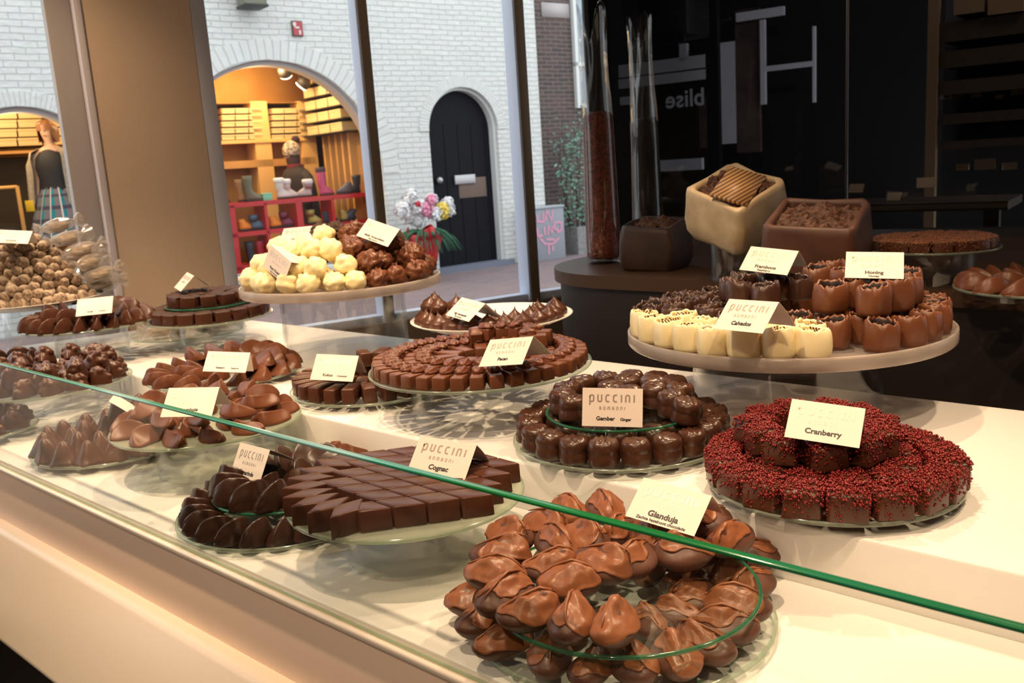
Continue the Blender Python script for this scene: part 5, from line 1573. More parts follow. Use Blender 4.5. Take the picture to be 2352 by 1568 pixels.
obj('stems', stm.me('stems', mat('bark', (0.06, 0.045, 0.03), .9)), cl)
obj('leaves', lv.me('leaves', mat('shrub_leaf', (0.09, 0.19, 0.16), .5, col2=(0.16, 0.28, 0.20), nscale=6), False), cl, kind='stuff')
# flower pot by the black door
fp = onF(985, 640, -.6)
pot = empty('flower_pot'); pot.matrix_world = MF @ Matrix.Translation((onF(978, 600, -.6)[0], -.6, -.02))
tag(pot, 'tall pot wrapped in red with mixed flowers beside the black door', 'flower pot')
potp = [(.13, 0), (.15, .02), (.14, .30), (.19, .42), (.23, .52), (.22, .53), (.17, .44), (.12, .42)]
obj('pot', MB().lathe([(.11, 0), (.12, .02), (.15, .30), (.13, .31), (.02, .29)], 24).me('pot', mat('glazed_pot', (0.10, 0.09, 0.09), .4)), pot)
rw = MB(); R = []
for z, q in ((.26, .15), (.36, .16), (.48, .19), (.60, .23), (.68, .21)):
    R.append([(q * (1 + .16 * math.sin(5 * 2 * PI * j / 40 + z * 6)) * math.cos(2 * PI * j / 40), q * (1 + .16 * math.sin(5 * 2 * PI * j / 40 + z * 6)) * math.sin(2 * PI * j / 40), z + (.05 * math.sin(3 * 2 * PI * j / 40) if z > .6 else 0)) for j in range(40)])
obj('red_wrapping', rw.rings(R, True, False).me('red_wrapping', mat('red_foil', (0.50, 0.015, 0.02), .3)), pot)
fr2 = MB()
for i in range(70):
    a = rnd.uniform(0, 2 * PI); q = Vector((.1 * math.cos(a), .1 * math.sin(a), .66)); pts = [q]; L_ = rnd.uniform(.25, .42)
    for t in range(1, 5):
        f = t / 4
        pts.append(Vector(((.1 + L_ * f) * math.cos(a), (.1 + L_ * f) * math.sin(a), .66 + .16 * f - .42 * f * f + rnd.uniform(-.01, .01))))
    fr2.tube(pts, [.012, .012, .010, .008, .003], 4)
obj('fronds', fr2.me('fronds', mat('fern_green', (0.03, 0.13, 0.07), .6)), pot, kind='stuff')
def bloom(c_, r_, m, nm):
    b = MB(); rb = random.Random(int(c_[0] * 999))
    for i in range(46):
        d = Vector((rb.gauss(0, 1), rb.gauss(0, 1), rb.gauss(0, 1) + .2)).normalized()
        p_ = Vector(c_) + d * r_ * .72; s_ = d.orthogonal().normalized() * r_ * .34; t_ = d.cross(s_)
        b.add([p_ - s_ * .5, p_ + t_ * .8 + d * r_ * .2, p_ + s_ * .9 + d * r_ * .3, p_ - t_ * .8 + d * r_ * .2], [(0, 1, 2, 3)])
    b.ball(c_, r_ * .74, 10, 7)
    return obj(nm, b.me(nm, m, False), pot)
fw = mat('white_petals', (0.72, 0.72, 0.74), .7); fpk = mat('pink_petals', (0.72, 0.28, 0.42), .7); fy_ = mat('yellow_petals', (0.80, 0.62, 0.12), .7); frd = mat('red_petals', (0.55, 0.03, 0.06), .7)
for px_, py_, rp, m in ((935, 460, 22, fw), (920, 485, 22, fw), (935, 500, 20, fw), (958, 478, 22, fw), (955, 508, 20, fw), (985, 462, 20, fw), (995, 492, 20, fw), (1022, 470, 20, fw), (1030, 485, 14, fw), (975, 483, 20, fpk), (988, 460, 15, fpk), (1012, 484, 21, fy_), (957, 469, 9, frd), (940, 450, 18, fw)):
    q = onF(px_, py_, -.55 - .1 * math.sin(px_)); dpt = 11.2
    bloom((q[0] - pot.matrix_world.translation.dot(MF.col[0].to_3d()) + MF.translation.dot(MF.col[0].to_3d()), -.08 * math.sin(px_), q[1] + .02), rp * dpt / F, m, 'bloom')
# sign plaque and wall lantern
sg = empty('wall_plaque'); a, b = onF(669, 47, -.02), onF(697, 84, -.02)
sg.matrix_world = MF @ Matrix.Translation(((a[0] + b[0]) / 2, -.03, (a[1] + b[1]) / 2))
tag(sg, 'small red plaque with pale marks above the shoe shop arch', 'sign')
wd, hh = b[0] - a[0], a[1] - b[1]
obj('plaque', bevelled(MB().box((-wd / 2, 0, -hh / 2), (wd / 2, .03, hh / 2)).me('plaque', mat('plaque_frame', (0.12, 0.07, 0.06), .6)), .006), sg)
obj('plaque_face', MB().box((-wd / 2 + .012, -.004, -hh / 2 + .012), (wd / 2 - .012, 0, hh / 2 - .012)).me('plaque_face', mat('plaque_red', (0.42, 0.06, 0.07), .5), False), sg)
mk = MB()
for lo, hi in (((-.06, .03), (-.02, .07)), ((-.03, .0), (.02, .02)), ((.01, -.07), (.035, -.02)), ((-.045, .01), (-.03, .03))): mk.box((lo[0], -.007, lo[1]), (hi[0], -.004, hi[1]))
obj('plaque_marks', mk.me('plaque_marks', mat('plaque_mark', (0.7, 0.6, 0.6), .6), False), [c for c in sg.children if c.name.startswith('plaque_face')][0])
a, b = onF(550, -10, -.2), onF(607, 20, -.2)
ln = empty('wall_lantern'); ln.matrix_world = MF @ Matrix.Translation(((a[0] + b[0]) / 2, -.2, b[1]))
tag(ln, 'dark square wall lantern at the top of the white facade', 'lantern')
wd = (b[0] - a[0]) / 2
obj('base_tray', bevelled(MB().box((-wd, -wd, 0), (wd, wd, .03)).me('base_tray', mat('lantern_iron', (0.03, 0.03, 0.03), .5)), .006), ln)
obj('lantern_glass', MB().box((-wd * .9, -wd * .9, .03), (wd * .9, wd * .9, .3)).me('lantern_glass', mat('lantern_pane', (0.14, 0.15, 0.10), .2), False), ln)
obj('bracket', MB().box((-.02, wd, .1), (.02, .2, .14)).me('bracket', mat('lantern_arm', (0.03, 0.03, 0.03), .5), False), ln)

# ------------------------------------------------------------------ shoe shop behind the arches
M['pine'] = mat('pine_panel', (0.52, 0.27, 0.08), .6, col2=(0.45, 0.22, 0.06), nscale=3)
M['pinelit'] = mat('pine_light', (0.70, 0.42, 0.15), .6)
M['boxcream'] = mat('shoe_box_cream', (0.66, 0.50, 0.26), .7, col2=(0.58, 0.42, 0.2), nscale=2)
M['boxgap'] = mat('shelf_gap', (0.03, 0.02, 0.012), .8)
M['redpaint'] = mat('red_shelf_paint', (0.46, 0.008, 0.012), .35)
SD = 2.1
SX0, SX1 = -7.6, -1.22
wbox('wall_shoe_shop', (SX0, SD, 0), (SX1, SD + .05, 3.4), M['pine'], MF, 0)
wbox('wall_shoe_shop_right', (SX1, .25, 0), (SX1 + .05, SD, 3.4), M['pine'], MF, 0)
wbox('wall_shoe_shop_left', (SX0 - .05, .25, 0), (SX0, SD, 3.4), M['pine'], MF, 0)
wbox('floor_shoe_shop', (SX0, .24, .0), (SX1, SD, .2), mat('shoe_floor', (0.14, 0.10, 0.07), .5), MF, 0)
wbox('ceiling_shoe_shop', (SX0, .24, 3.3), (SX1, SD, 3.4), mat('shoe_ceiling', (0.62, 0.42, 0.18), .8), MF, 0)
for i, A in enumerate((A_shop, A_left), 9):
    c, zt, hw, r, z0 = A
    pts = arch_pts(c, zt, hw, r, z0)
    w_ = empty('window_%d' % i); w_['kind'] = 'structure'; w_.matrix_world = MF
    obj('pane', mesh('pane', [(x, .2, z) for x, z in pts], [tuple(range(len(pts)))], M['winglass'], smooth=False), w_)
def onS(px, py, d=SD): return onF(px, py, d)
# shelf frame with boxes
uni = empty('shoe_shelf'); uni.matrix_world = MF
tag(uni, 'pine shelf wall full of cream shoe boxes inside the shop', 'shelf unit')
boxes = []
dsh = SD - .32
def bxx(nm, px0, py0, px1, py1, d0, d1, m, parent, bev=0):
    a, b = onF(px0, py0, d0), onF(px1, py1, d0)
    lo = (min(a[0], b[0]), d0, min(a[1], b[1])); hi = (max(a[0], b[0]), d1, max(a[1], b[1]))
    me = MB().box(lo, hi).me(nm, m, False)
    if bev: bevelled(me, bev, 2)
    return obj(nm, me, parent)
for x0, x1 in ((496, 506), (612, 622), (717, 727)):
    bxx('upright', x0, 232, x1, 640, dsh, SD, M['pinelit'], uni)
bxx('board', 330, 330, 727, 322, dsh - .02, SD, M['pinelit'], uni)
bxx('board', 330, 240, 727, 234, dsh, SD, M['pinelit'], uni)
bxx('board', 330, 381, 727, 376, dsh, SD, M['pine'], uni)
bxx('gap_shade_panel', 330, 322, 727, 240, SD - .03, SD - .01, M['boxgap'], uni)  # dark sheet put in as the shade between the boxes
for bay, (x0, x1, n_) in enumerate(((430, 486, 3), (509, 603, 3), (624, 712, 3))):
    for row in range(5):
        yc = 252 + row * 15.0
        for k in range(n_):
            a, b = onF(x0 + (x1 - x0) * k / n_, yc, dsh), onF(x0 + (x1 - x0) * (k + 1) / n_ - 1, yc, dsh)
            zc = onF((x0 + x1) / 2, yc, dsh)[1]
            o = empty('shoe_box'); o.matrix_world = MF @ Matrix.Translation(((a[0] + b[0]) / 2, dsh, zc - .045))
            w_ = (b[0] - a[0]) / 2 - .006
            tag(o, f'cream shoe box, {ORD[k + 1]} in row {ORD[row + 1]} down of the {("left", "middle", "right")[bay]} shelf bay', 'shoe box', 'cream shoe boxes on the shelf wall')
            obj('carton', MB().box((-w_, .0, 0), (w_, .26, .044)).me('carton', M['boxcream'], False), o)
            obj('carton_lid', MB().box((-w_ - .004, -.005, .044), (w_ + .004, .265, .066)).me('carton_lid', M['boxcream'], False), o)
for row in range(4):
    for k in range(4):
        a, b = onF(-75 + k * 58, 262 + row * 21, dsh), onF(-75 + (k + 1) * 58 - 2, 262 + row * 21, dsh)
        o = empty('shoe_box'); o.matrix_world = MF @ Matrix.Translation(((a[0] + b[0]) / 2, dsh, onF(40, 262 + row * 21, dsh)[1] - .05))
        w_ = (b[0] - a[0]) / 2 - .006
        tag(o, f'large yellow shoe box, {ORD[k + 1]} in row {ORD[row + 1]} down behind the mannequin', 'shoe box', 'yellow shoe boxes behind the mannequin')
        obj('carton', MB().box((-w_, .0, 0), (w_, .26, .065)).me('carton', M['boxcream'], False), o)
        obj('carton_lid', MB().box((-w_ - .004, -.005, .065), (w_ + .004, .265, .09)).me('carton_lid', M['boxcream'], False), o)
bxx('board', -110, 352, 200, 346, dsh, SD, M['pine'], uni)
bxx('gap_shade_panel', -110, 345, 200, 240, SD - .03, SD - .01, M['boxgap'], uni)
bxx('dark_panel', -110, 560, 200, 354, SD - .03, SD - .01, M['boxgap'], uni)
# boxes and slats on the right hand side wall
sw = empty('slatted_side_shelf'); sw.matrix_world = MF
tag(sw, 'pine slatted shelf with shoe boxes along the right inner wall', 'shelf unit')
for k in range(5):
    y = .82 + k * .19
    obj('slat', MB().box((SX1 - .10, y, .2), (SX1, y + .05, 2.05)).me('slat', M['pinelit'], False), sw)
for k in range(5):
    obj('board', MB().box((SX1 - .32, .5, 1.97 + k * .17), (SX1, SD - .34, 1.985 + k * .17)).me('board', M['boxgap'], False), sw)
for row in range(5):
    for k in range(3):
        o = empty('shoe_box'); o.matrix_world = MF @ Matrix.Translation((SX1 - .3, .6 + k * .36, 1.988 + row * .17))
        tag(o, f'cream shoe box on the side wall, {ORD[k + 1]} inwards in row {ORD[row + 1]} from the bottom', 'shoe box', 'cream shoe boxes on the side wall')
        obj('carton', MB().box((0, 0, 0), (.27, .33, .085)).me('carton', M['boxcream'], False), o)
        obj('carton_lid', MB().box((-.004, -.004, .085), (.274, .334, .115)).me('carton_lid', M['boxcream'], False), o)
# red display rack right behind the arch window
rk = empty('red_rack'); rk.matrix_world = MF
tag(rk, 'red painted shoe rack inside the big arched shop window', 'rack')
RD = .45
def rail(nm, p0, p1, th=.05, dd=.3):
    a, b = onF(*p0, RD), onF(*p1, RD)
    z = (a[1] + b[1]) / 2
    me = MB().box((min(a[0], b[0]), RD, z - th / 2), (max(a[0], b[0]), RD + dd, z + th / 2)).me(nm, M['redpaint'], False)
    return obj(nm, me, rk)
zr1 = onF(660, 462, RD)[1]; zr2 = onF(600, 534, RD)[1]
sl, sr = -3.98, SX1 - .02
for z in (zr1, zr2, .36):
    obj('shelf', MB().box((sl, RD, z - .028), (sr, RD + .34, z + .028)).me('shelf', M['redpaint'], False), rk)
for x, w_ in ((534, .085), (613, .04), (690, .085), (768, .04)):
    s_ = onF(x, 500, RD)[0]
    obj('upright', MB().box((s_ - w_ / 2, RD, .2), (s_ + w_ / 2, RD + .34, zr1)).me('upright', M['redpaint'], False), rk)
obj('upright', MB().box((sl, RD, .2), (sl + .06, RD + .34, zr1)).me('upright', M['redpaint'], False), rk)
def boot(px, py, zbase, d, h, col, label, rz=0.0, tall=True, cuff=None, L=.22):
    zbase += .002
    s_ = onF(px, py, d)[0]
    o = empty('boot' if tall else 'shoe'); o.matrix_world = MF @ Matrix.Translation((s_, d, zbase)) @ Matrix.Rotation(rz, 4, 'Z')
    tag(o, label, 'boot' if tall else 'shoe')
    b = MB(); R = []
    def el(cx, cz, rx, ry, n=16): return [(cx + rx * math.cos(2 * PI * j / n), ry * math.sin(2 * PI * j / n), cz) for j in range(n)]
    R = [el(.06, .02, L * .5, .045), el(.058, .05, L * .48, .046), el(.035, .085, L * .36, .043), el(.0, .12, .058, .040)]
    if tall: R += [el(-.005, h * .55, .055, .045), el(-.005, h * .85, .062, .052), el(-.005, h, .064, .054)]
    else: R += [el(-.008, .15, .05, .038)]
    obj('upper', b.rings(R, True, True).me('upper', mat('boot_leather', col, .45)), o)
    obj('sole', MB().rings([el(.06, 0.001, L * .52, .05), el(.06, .022, L * .52, .05)]).me('sole', mat('boot_sole', (0.03, 0.025, 0.02), .8)), o)
    if cuff: obj('cuff', MB().rings([el(-.005, h - .03, .07, .06), el(-.005, h + .02, .072, .062), el(-.005, h + .03, .05, .045)]).me('cuff', mat('cuff_fleece', cuff, .9)), o)
    return o
zt1 = zr1 + .028; zt2 = zr2 + .028
boot(502, 470, zt1, RD + .15, .34, (0.16, 0.02, 0.03), 'dark red boot with white cuff on top of the red rack', .3, True, (0.75, 0.72, 0.7))
boot(474, 470, zt1, RD + .18, .30, (0.62, 0.14, 0.14), 'coral red boot behind the dark red boot', .5)
boot(574, 460, zt1, RD + .16, .32, (0.13, 0.12, 0.07), 'olive brown boot on top of the red rack', -.2)
boot(556, 460, zt1, RD + .24, .28, (0.30, 0.17, 0.06), 'tan ankle boot beside the olive boot', .1)
boot(645, 452, zt1, RD + .14, .24, (0.62, 0.56, 0.52), 'pale fur trimmed boot on the red rack', .2, True, (0.8, 0.78, 0.75))
boot(660, 452, zt1, RD + .20, .22, (0.58, 0.50, 0.46), 'second pale fur boot nearer the middle upright', .1, True, (0.8, 0.78, 0.75))
boot(708, 446, zt1, RD + .15, .20, (0.40, 0.36, 0.34), 'black and white patterned boot on the red rack', 2.6, True, (0.7, 0.68, 0.66))
boot(742, 442, zt1, RD + .15, .34, (0.50, 0.07, 0.16), 'pink patterned boot on the red rack', .1, True, (0.08, 0.05, 0.06))
boot(800, 440, zt1, RD + .15, .18, (0.10, 0.09, 0.09), 'low dark shoe at the right of the red rack', 3.0, False)
boot(820, 438, zt1, RD + .20, .24, (0.02, 0.02, 0.025), 'black boot at the right end of the rack', 2.9)
gb = empty('green_box'); gb.matrix_world = MF @ Matrix.Translation((onF(615, 452, RD + .1)[0], RD + .1, zt1))
tag(gb, 'small mint green box on the red rack', 'box')
obj('carton', bevelled(MB().box((-.06, 0, 0), (.06, .1, .075)).me('carton', mat('mint', (0.18, 0.48, 0.32), .6)), .004), gb)
obj('carton_lid', bevelled(MB().box((-.064, -.004, .075), (.064, .104, .09)).me('carton_lid', mat('mint_lid', (0.2, 0.52, 0.36), .6)), .003), gb)
for px_, col, lb, tall, rz in ((500, (0.14, 0.08, 0.07), 'patterned dark shoe in the left cubby of the red rack', False, .4), (556, (0.85, 0.25, 0.02), 'orange toed shoe in the second cubby', False, .3), (585, (0.10, 0.15, 0.22), 'slate blue boot in the second cubby', True, -.2), (627, (0.85, 0.25, 0.02), 'orange toed shoe in the third cubby', False, .3), (655, (0.22, 0.04, 0.07), 'burgundy boot in the third cubby', True, -.1), (716, (0.45, 0.32, 0.08), 'mustard stacked boot in the fourth cubby', True, .1), (752, (0.04, 0.05, 0.07), 'dark navy shoe in the fourth cubby', False, .1), (790, (0.50, 0.36, 0.10), 'yellow brown shoe in the fifth cubby', False, .5), (812, (0.05, 0.05, 0.07), 'dark shoe at the right of the fifth cubby', False, 2.9)):
    boot(px_, 520, zt2 + .002, RD + .16, .19, col, lb, rz, tall)
for px_, col, lb, tall in ((512, (0.30, 0.27, 0.26), 'grey trainer in the lower left cubby', False), (575, (0.04, 0.04, 0.05), 'tall black boot in the lower second cubby', True), (600, (0.45, 0.03, 0.04), 'red lined boot in the lower second cubby', True)):
    boot(px_, 580, .39, RD + .16, .27, col, lb, .2, tall)
# spot lamps in the shoe shop
for k, (px_, py_) in enumerate(((657, 174), (691, 199))):
    q = onF(px_, py_, 1.3)
    sp = empty('ceiling_spot'); sp.matrix_world = MF @ Matrix.Translation((q[0], 1.3, q[1]))
    tag(sp, ('upper glowing spot lamp under the shoe shop ceiling', 'lower glowing spot lamp angled beside a dark fitting')[k], 'lamp')
    tilt = Matrix.Rotation((-.5, .6)[k], 4, 'Y') @ Matrix.Rotation(.55, 4, 'X')
    l1 = MB().lathe([(.001, .02), (.075, .02), (.08, .015), (.08, 0), (.001, 0)], 24).me('lamp_lens', mat('glowing_lens', (1, .9, .7), .5, emit=14, ecol=(1, .82, .5))); l1.transform(tilt)
    obj('lamp_lens', l1, sp)
    l2 = MB().lathe([(.085, .012), (.09, .10), (.05, .15), (.001, .15)], 24).me('lamp_housing', mat('lamp_housing', (0.05, 0.04, 0.035), .5)); l2.transform(tilt)
    obj('lamp_housing', l2, sp)
    obj('stem', MB().box((-.012, -.012, .1), (.012, .012, 3.3 - q[1])).me('stem', mat('lamp_stem', (0.05, 0.04, 0.035), .5), False), sp)

# ------------------------------------------------------------------ figures
def figure(nm, joints, edges, radii, m, sub=2):
    me = bpy.data.meshes.new(nm)
    me.from_pydata(joints, edges, [])
    o = bpy.data.objects.new(nm, me); COL.objects.link(o)
    md = o.modifiers.new('skin', 'SKIN'); md.use_smooth_shade = True
    for i, r_ in enumerate(radii):
        sv = me.skin_vertices[0].data[i]; sv.radius = r_ if isinstance(r_, tuple) else (r_, r_)
    me.skin_vertices[0].data[0].use_root = True
    sd = o.modifiers.new('sub', 'SUBSURF'); sd.levels = sub; sd.render_levels = sub
    dg = bpy.context.evaluated_depsgraph_get()
    me2 = bpy.data.meshes.new_from_object(o.evaluated_get(dg))
    bpy.data.objects.remove(o)
    me2.name = nm; me2.materials.clear(); me2.materials.append(m)
    me2.polygons.foreach_set('use_smooth', [True] * len(me2.polygons))
    return me2
skin = mat('mannequin_skin', (0.50, 0.31, 0.22), .5)
# body facing local -x; pelvis at the origin height
J = [(0, 0, .98), (0, 0, 1.12), (0, 0, 1.30), (0, 0, 1.43), (-.005, 0, 1.50), (-.02, 0, 1.56), (-.035, 0, 1.63), (-.03, 0, 1.72), (-.02, 0, 1.76),
     (0, .17, 1.41), (.01, .21, 1.16), (-.05, .20, .94), (-.06, .20, .86), (0, -.17, 1.41), (.01, -.21, 1.16), (-.05, -.20, .94), (-.06, -.20, .86),
     (0, .09, .92), (-.01, .10, .52), (.01, .10, .12), (-.10, .10, .05), (0, -.09, .92), (-.01, -.10, .52), (.01, -.10, .12), (-.10, -.10, .05)]
E_ = [(0, 1), (1, 2), (2, 3), (3, 4), (4, 5), (5, 6), (6, 7), (7, 8), (3, 9), (9, 10), (10, 11), (11, 12), (3, 13), (13, 14), (14, 15), (15, 16), (0, 17), (17, 18), (18, 19), (19, 20), (0, 21), (21, 22), (22, 23), (23, 24)]
Rd = [(.15, .11), (.115, .09), (.14, .105), (.085, .075), .05, .05, (.078, .072), (.088, .082), .05, .058, .045, .032, .035, .058, .045, .032, .035, .082, .055, .038, .035, .082, .055, .038, .035]
body_me = figure('mannequin_body', J, E_, Rd, skin)
def lath(nm, prof, m, n=40, ry=.8, pleat=0.0, np_=14, c=(0, 0), u=False):
    R = []
    for q, z in prof:
        R.append([(c[0] + q * (1 + pleat * math.sin(np_ * 2 * PI * j / n) * (1.75 - z)) * math.cos(2 * PI * j / n), c[1] + q * (1 + pleat * math.sin(np_ * 2 * PI * j / n) * (1.75 - z)) * math.sin(2 * PI * j / n) / ry, z) for j in range(n)])
    b = MB().rings(R, False, False)
    me = b.me(nm, m)
    if u:
        uv = me.uv_layers.new(name='UVMap')
        for p in me.polygons:
            base = (p.index % n) / n
            for li in p.loop_indices:
                v = me.loops[li].vertex_index; j = v % n
                f = j / n
                if p.index % n == n - 1 and j == 0: f = 1.0
                uv.data[li].uv = (f, v // n / (len(prof) - 1))
    return me
def ballmesh(nm, c, r, m, n=18): return MB().ball(c, r, n, 12).me(nm, m)
def add_face(o, m):
    """nose, ears, eyes and mouth on a head looking along -x."""
    nb = MB(); nb.rings([[(-.105 + .0, .012 * math.cos(a), 1.665 + .01 * math.sin(a)) for a in (0, 1.57, 3.14, 4.71)], [(-.125, .010 * math.cos(a), 1.635 + .012 * math.sin(a)) for a in (0, 1.57, 3.14, 4.71)]])
    return nb
hd_s = 1.09
mq = obj('mannequin', body_me)
hx = onF(105, 320, .75)
mq_scale = 1.02
mq.matrix_world = MF @ Matrix.Translation((hx[0] + .05, .80, .42)) @ Matrix.Rotation(.85, 4, 'Z') @ Matrix.Scale(mq_scale, 4)
tag(mq, 'shop window mannequin in grey jacket, black top and plaid skirt', 'mannequin')
fm = MB()
fm.rings([[(-.112 + .006 * math.cos(a), .011 * math.cos(a), 1.668 + .012 * math.sin(a)) for a in np.linspace(0, 5.2, 6)], [(-.134, .008 * math.cos(a), 1.640 + .008 * math.sin(a)) for a in np.linspace(0, 5.2, 6)]])
obj('nose', fm.me('nose', skin), mq)
fe = MB()
for sy in (-.03, .03): fe.ball((-.106, sy, 1.682), (.008, .013, .007), 8, 5)
obj('eyes', fe.me('eyes', mat('painted_eye', (0.03, 0.02, 0.02), .4)), mq)
obj('mouth', MB().ball((-.112, 0, 1.60), (.007, .022, .007), 10, 5).me('mouth', mat('painted_lip', (0.45, 0.12, 0.10), .5)), mq)
hairm = mat('chestnut_hair', (0.16, 0.065, 0.03), .45, col2=(0.30, 0.14, 0.07), nscale=12)
hb = MB(); R = []
for i in range(12):
    t = .02 + .98 * i / 11; row = []
    for j in range(28):
        a = 2 * PI * j / 28; fr_c = math.cos(a - PI)          # 1 at the face side
        z = 1.785 - t * (.13 if fr_c > .55 else .25) ; q = .112 * math.sin(min(t * 1.9, 1.0) * PI / 2) * (1 - .18 * max(t - .6, 0))
        row.append((-.012 + q * (1.08) * math.cos(a), q * .96 * math.sin(a), z + .006 * math.sin(9 * a)))
    R.append(row)
obj('hair', hb.rings(R, True, False).me('hair', hairm), mq)
obj('black_top', lath('black_top', [(.07, 1.46), (.10, 1.43), (.135, 1.36), (.145, 1.26), (.128, 1.14), (.14, 1.02), (.15, .98)], mat('black_knit', (0.015, 0.015, 0.02), .8), ry=.72), mq)
obj('plaid_skirt', lath('plaid_skirt', [(.135, 1.05), (.17, .95), (.215, .78), (.26, .60), (.29, .48)], plaid_mat('plaid_cloth'), 112, .78, .028, 16, u=True), mq)
jk = MB(); R = []
for z, q in ((1.47, .10), (1.43, .17), (1.36, .185), (1.2, .18), (1.0, .195), (.86, .205)):
    row = []
    for j in range(25):
        a = PI + .75 + (2 * PI - 1.5) * j / 24
        row.append((q * 1.02 * math.cos(a), q * 1.40 * math.sin(a), z))
    R.append(row)
V = [p for r_ in R for p in r_]; Fq = [(k * 25 + j, k * 25 + j + 1, (k + 1) * 25 + j + 1, (k + 1) * 25 + j) for k in range(5) for j in range(24)]
jk.add(V, Fq)
for sy in (-1, 1):
    jk.tube([(0, .18 * sy, 1.42), (.02, .25 * sy, 1.28), (.02, .27 * sy, 1.10), (-.03, .26 * sy, .92), (-.04, .255 * sy, .86)], [.055, .075, .068, .062, .06], 12)
obj('grey_jacket', jk.me('grey_jacket', mat('grey_wool', (0.34, 0.30, 0.25), .9, col2=(0.42, 0.38, 0.32), nscale=30)), mq)
obj('price_tag', bevelled(MB().box((-.13, .22, .80), (-.12, .32, .92)).me('price_tag', mat('yellow_tag', (0.80, 0.52, 0.03), .6)), .003), [c for c in mq.children if c.name.startswith('grey_jacket')][0])
# rail with hangers and a dark chest behind the mannequin
hr = empty('clothes_rail'); hr.matrix_world = MF @ Matrix.Translation((-5.9, 1.45, .2))
tag(hr, 'wooden clothes rail with hangers behind the mannequin', 'clothes rail')
obj('rail', MB().tube([(-.6, 0, 1.32), (.55, 0, 1.32)], .02, 8).me('rail', M['pinelit']), hr)
for sx in (-.6, .55): obj('post', MB().box((sx - .02, -.02, 0), (sx + .02, .02, 1.33)).me('post', M['pinelit'], False), hr)
for k in range(4):
    x = -.35 + k * .17
    hgm = MB(); hgm.tube([(x, 0, 1.355), (x, .032, 1.335), (x, .03, 1.29), (x, 0, 1.24), (x + .02, -.16, 1.12)], .008, 6); hgm.tube([(x, 0, 1.24), (x - .02, .16, 1.12)], .008, 6)
    ho = obj('clothes_hanger', hgm.me('clothes_hanger', M['pinelit']))
    ho.matrix_world = hr.matrix_world
    tag(ho, f'wooden clothes hanger, {ORD[k + 1]} from the left on the rail', 'hanger', 'hangers on the clothes rail')
ch = empty('dark_chest'); ch.matrix_world = MF @ Matrix.Translation((-5.75, .85, .2))
tag(ch, 'black chest beside the mannequin in the left arch', 'chest')
obj('carcass', bevelled(MB().box((-.42, 0, 0), (.22, .4, .84)).me('carcass', M['blackpaint']), .008), ch)
obj('chest_top', bevelled(MB().box((-.44, -.02, .84), (.24, .42, .87)).me('chest_top', M['blackpaint']), .006), ch)
# person with bobble hat inside the shoe shop
pz_ = onF(678, 330, 1.2)
pj = [Vector(v) for v in J]
pj = [tuple(Vector((v.x - .16 * max(v.z - 1.0, 0), v.y, v.z))) for v in pj]
pm = obj('person', figure('person_body', pj, E_, Rd, mat('face_skin', (0.48, 0.24, 0.16), .5)))
pm.matrix_world = MF @ Matrix.Translation((pz_[0] + .05, 1.25, .2)) @ Matrix.Rotation(.12, 4, 'Z') @ Matrix.Scale(.9, 4)
tag(pm, 'person in dark coat and patterned bobble hat leaning over the red rack', 'person')
off = -.16 * .68
fm = MB()
fm.rings([[(-.112 + off + .006 * math.cos(a), .011 * math.cos(a), 1.668 + .012 * math.sin(a)) for a in np.linspace(0, 5.2, 6)], [(-.136 + off, .008 * math.cos(a), 1.640 + .008 * math.sin(a)) for a in np.linspace(0, 5.2, 6)]])
obj('nose', fm.me('nose', mat('nose_skin', (0.48, 0.24, 0.16), .5)), pm)
fe = MB()
for sy in (-.03, .03): fe.ball((-.106 + off, sy, 1.682), (.008, .013, .007), 8, 5)
obj('eyes', fe.me('eyes', mat('dark_eye', (0.03, 0.02, 0.02), .4)), pm)
obj('mouth', MB().ball((-.112 + off, 0, 1.60), (.007, .02, .006), 10, 5).me('mouth', mat('lip', (0.4, 0.1, 0.09), .5)), pm)
obj('hair', lath('hair', [(.10, 1.72), (.108, 1.66), (.105, 1.58), (.09, 1.52)], mat('dark_hair', (0.05, 0.022, 0.014), .6), ry=1.0, c=(off + .015, 0)), pm)
obj('bobble_hat', lath('bobble_hat', [(.128, 1.685), (.136, 1.72), (.132, 1.79), (.10, 1.86), (.03, 1.90), (.004, 1.905)], mat('hat_knit', (0.60, 0.50, 0.36), .9, col2=(0.12, 0.08, 0.07), nscale=28), ry=1.0, c=(off, 0)), pm)
obj('bobble', MB().ball((off + .09, 0, 1.91), .065, 12, 8).me('bobble', mat('bobble_wool', (0.04, 0.015, 0.02), .95)), [c for c in pm.children if c.name.startswith('bobble_hat')][0])
R = []
ct = MB()
for z, q in ((1.52, .09), (1.45, .17), (1.36, .215), (1.2, .225), (1.0, .22), (.75, .235), (.6, .24)):
    R.append([(q * math.cos(2 * PI * j / 30) - .16 * max(z - 1.0, 0), q * 1.25 * math.sin(2 * PI * j / 30), z) for j in range(30)])
ct.rings(R, False, False)
for sy in (-1, 1): ct.tube([(-.06, .2 * sy, 1.42), (-.02, .28 * sy, 1.22), (-.06, .27 * sy, 1.02), (-.08, .25 * sy, .92)], [.07, .075, .066, .058], 12)
obj('dark_coat', ct.me('dark_coat', mat('coat_wool', (0.035, 0.024, 0.02), .9)), pm)
obj('scarf', lath('scarf', [(.10, 1.46), (.115, 1.50), (.105, 1.55), (.09, 1.56)], mat('scarf_red', (0.18, 0.02, 0.025), .9), ry=1.0, c=(-.085, 0)), pm)

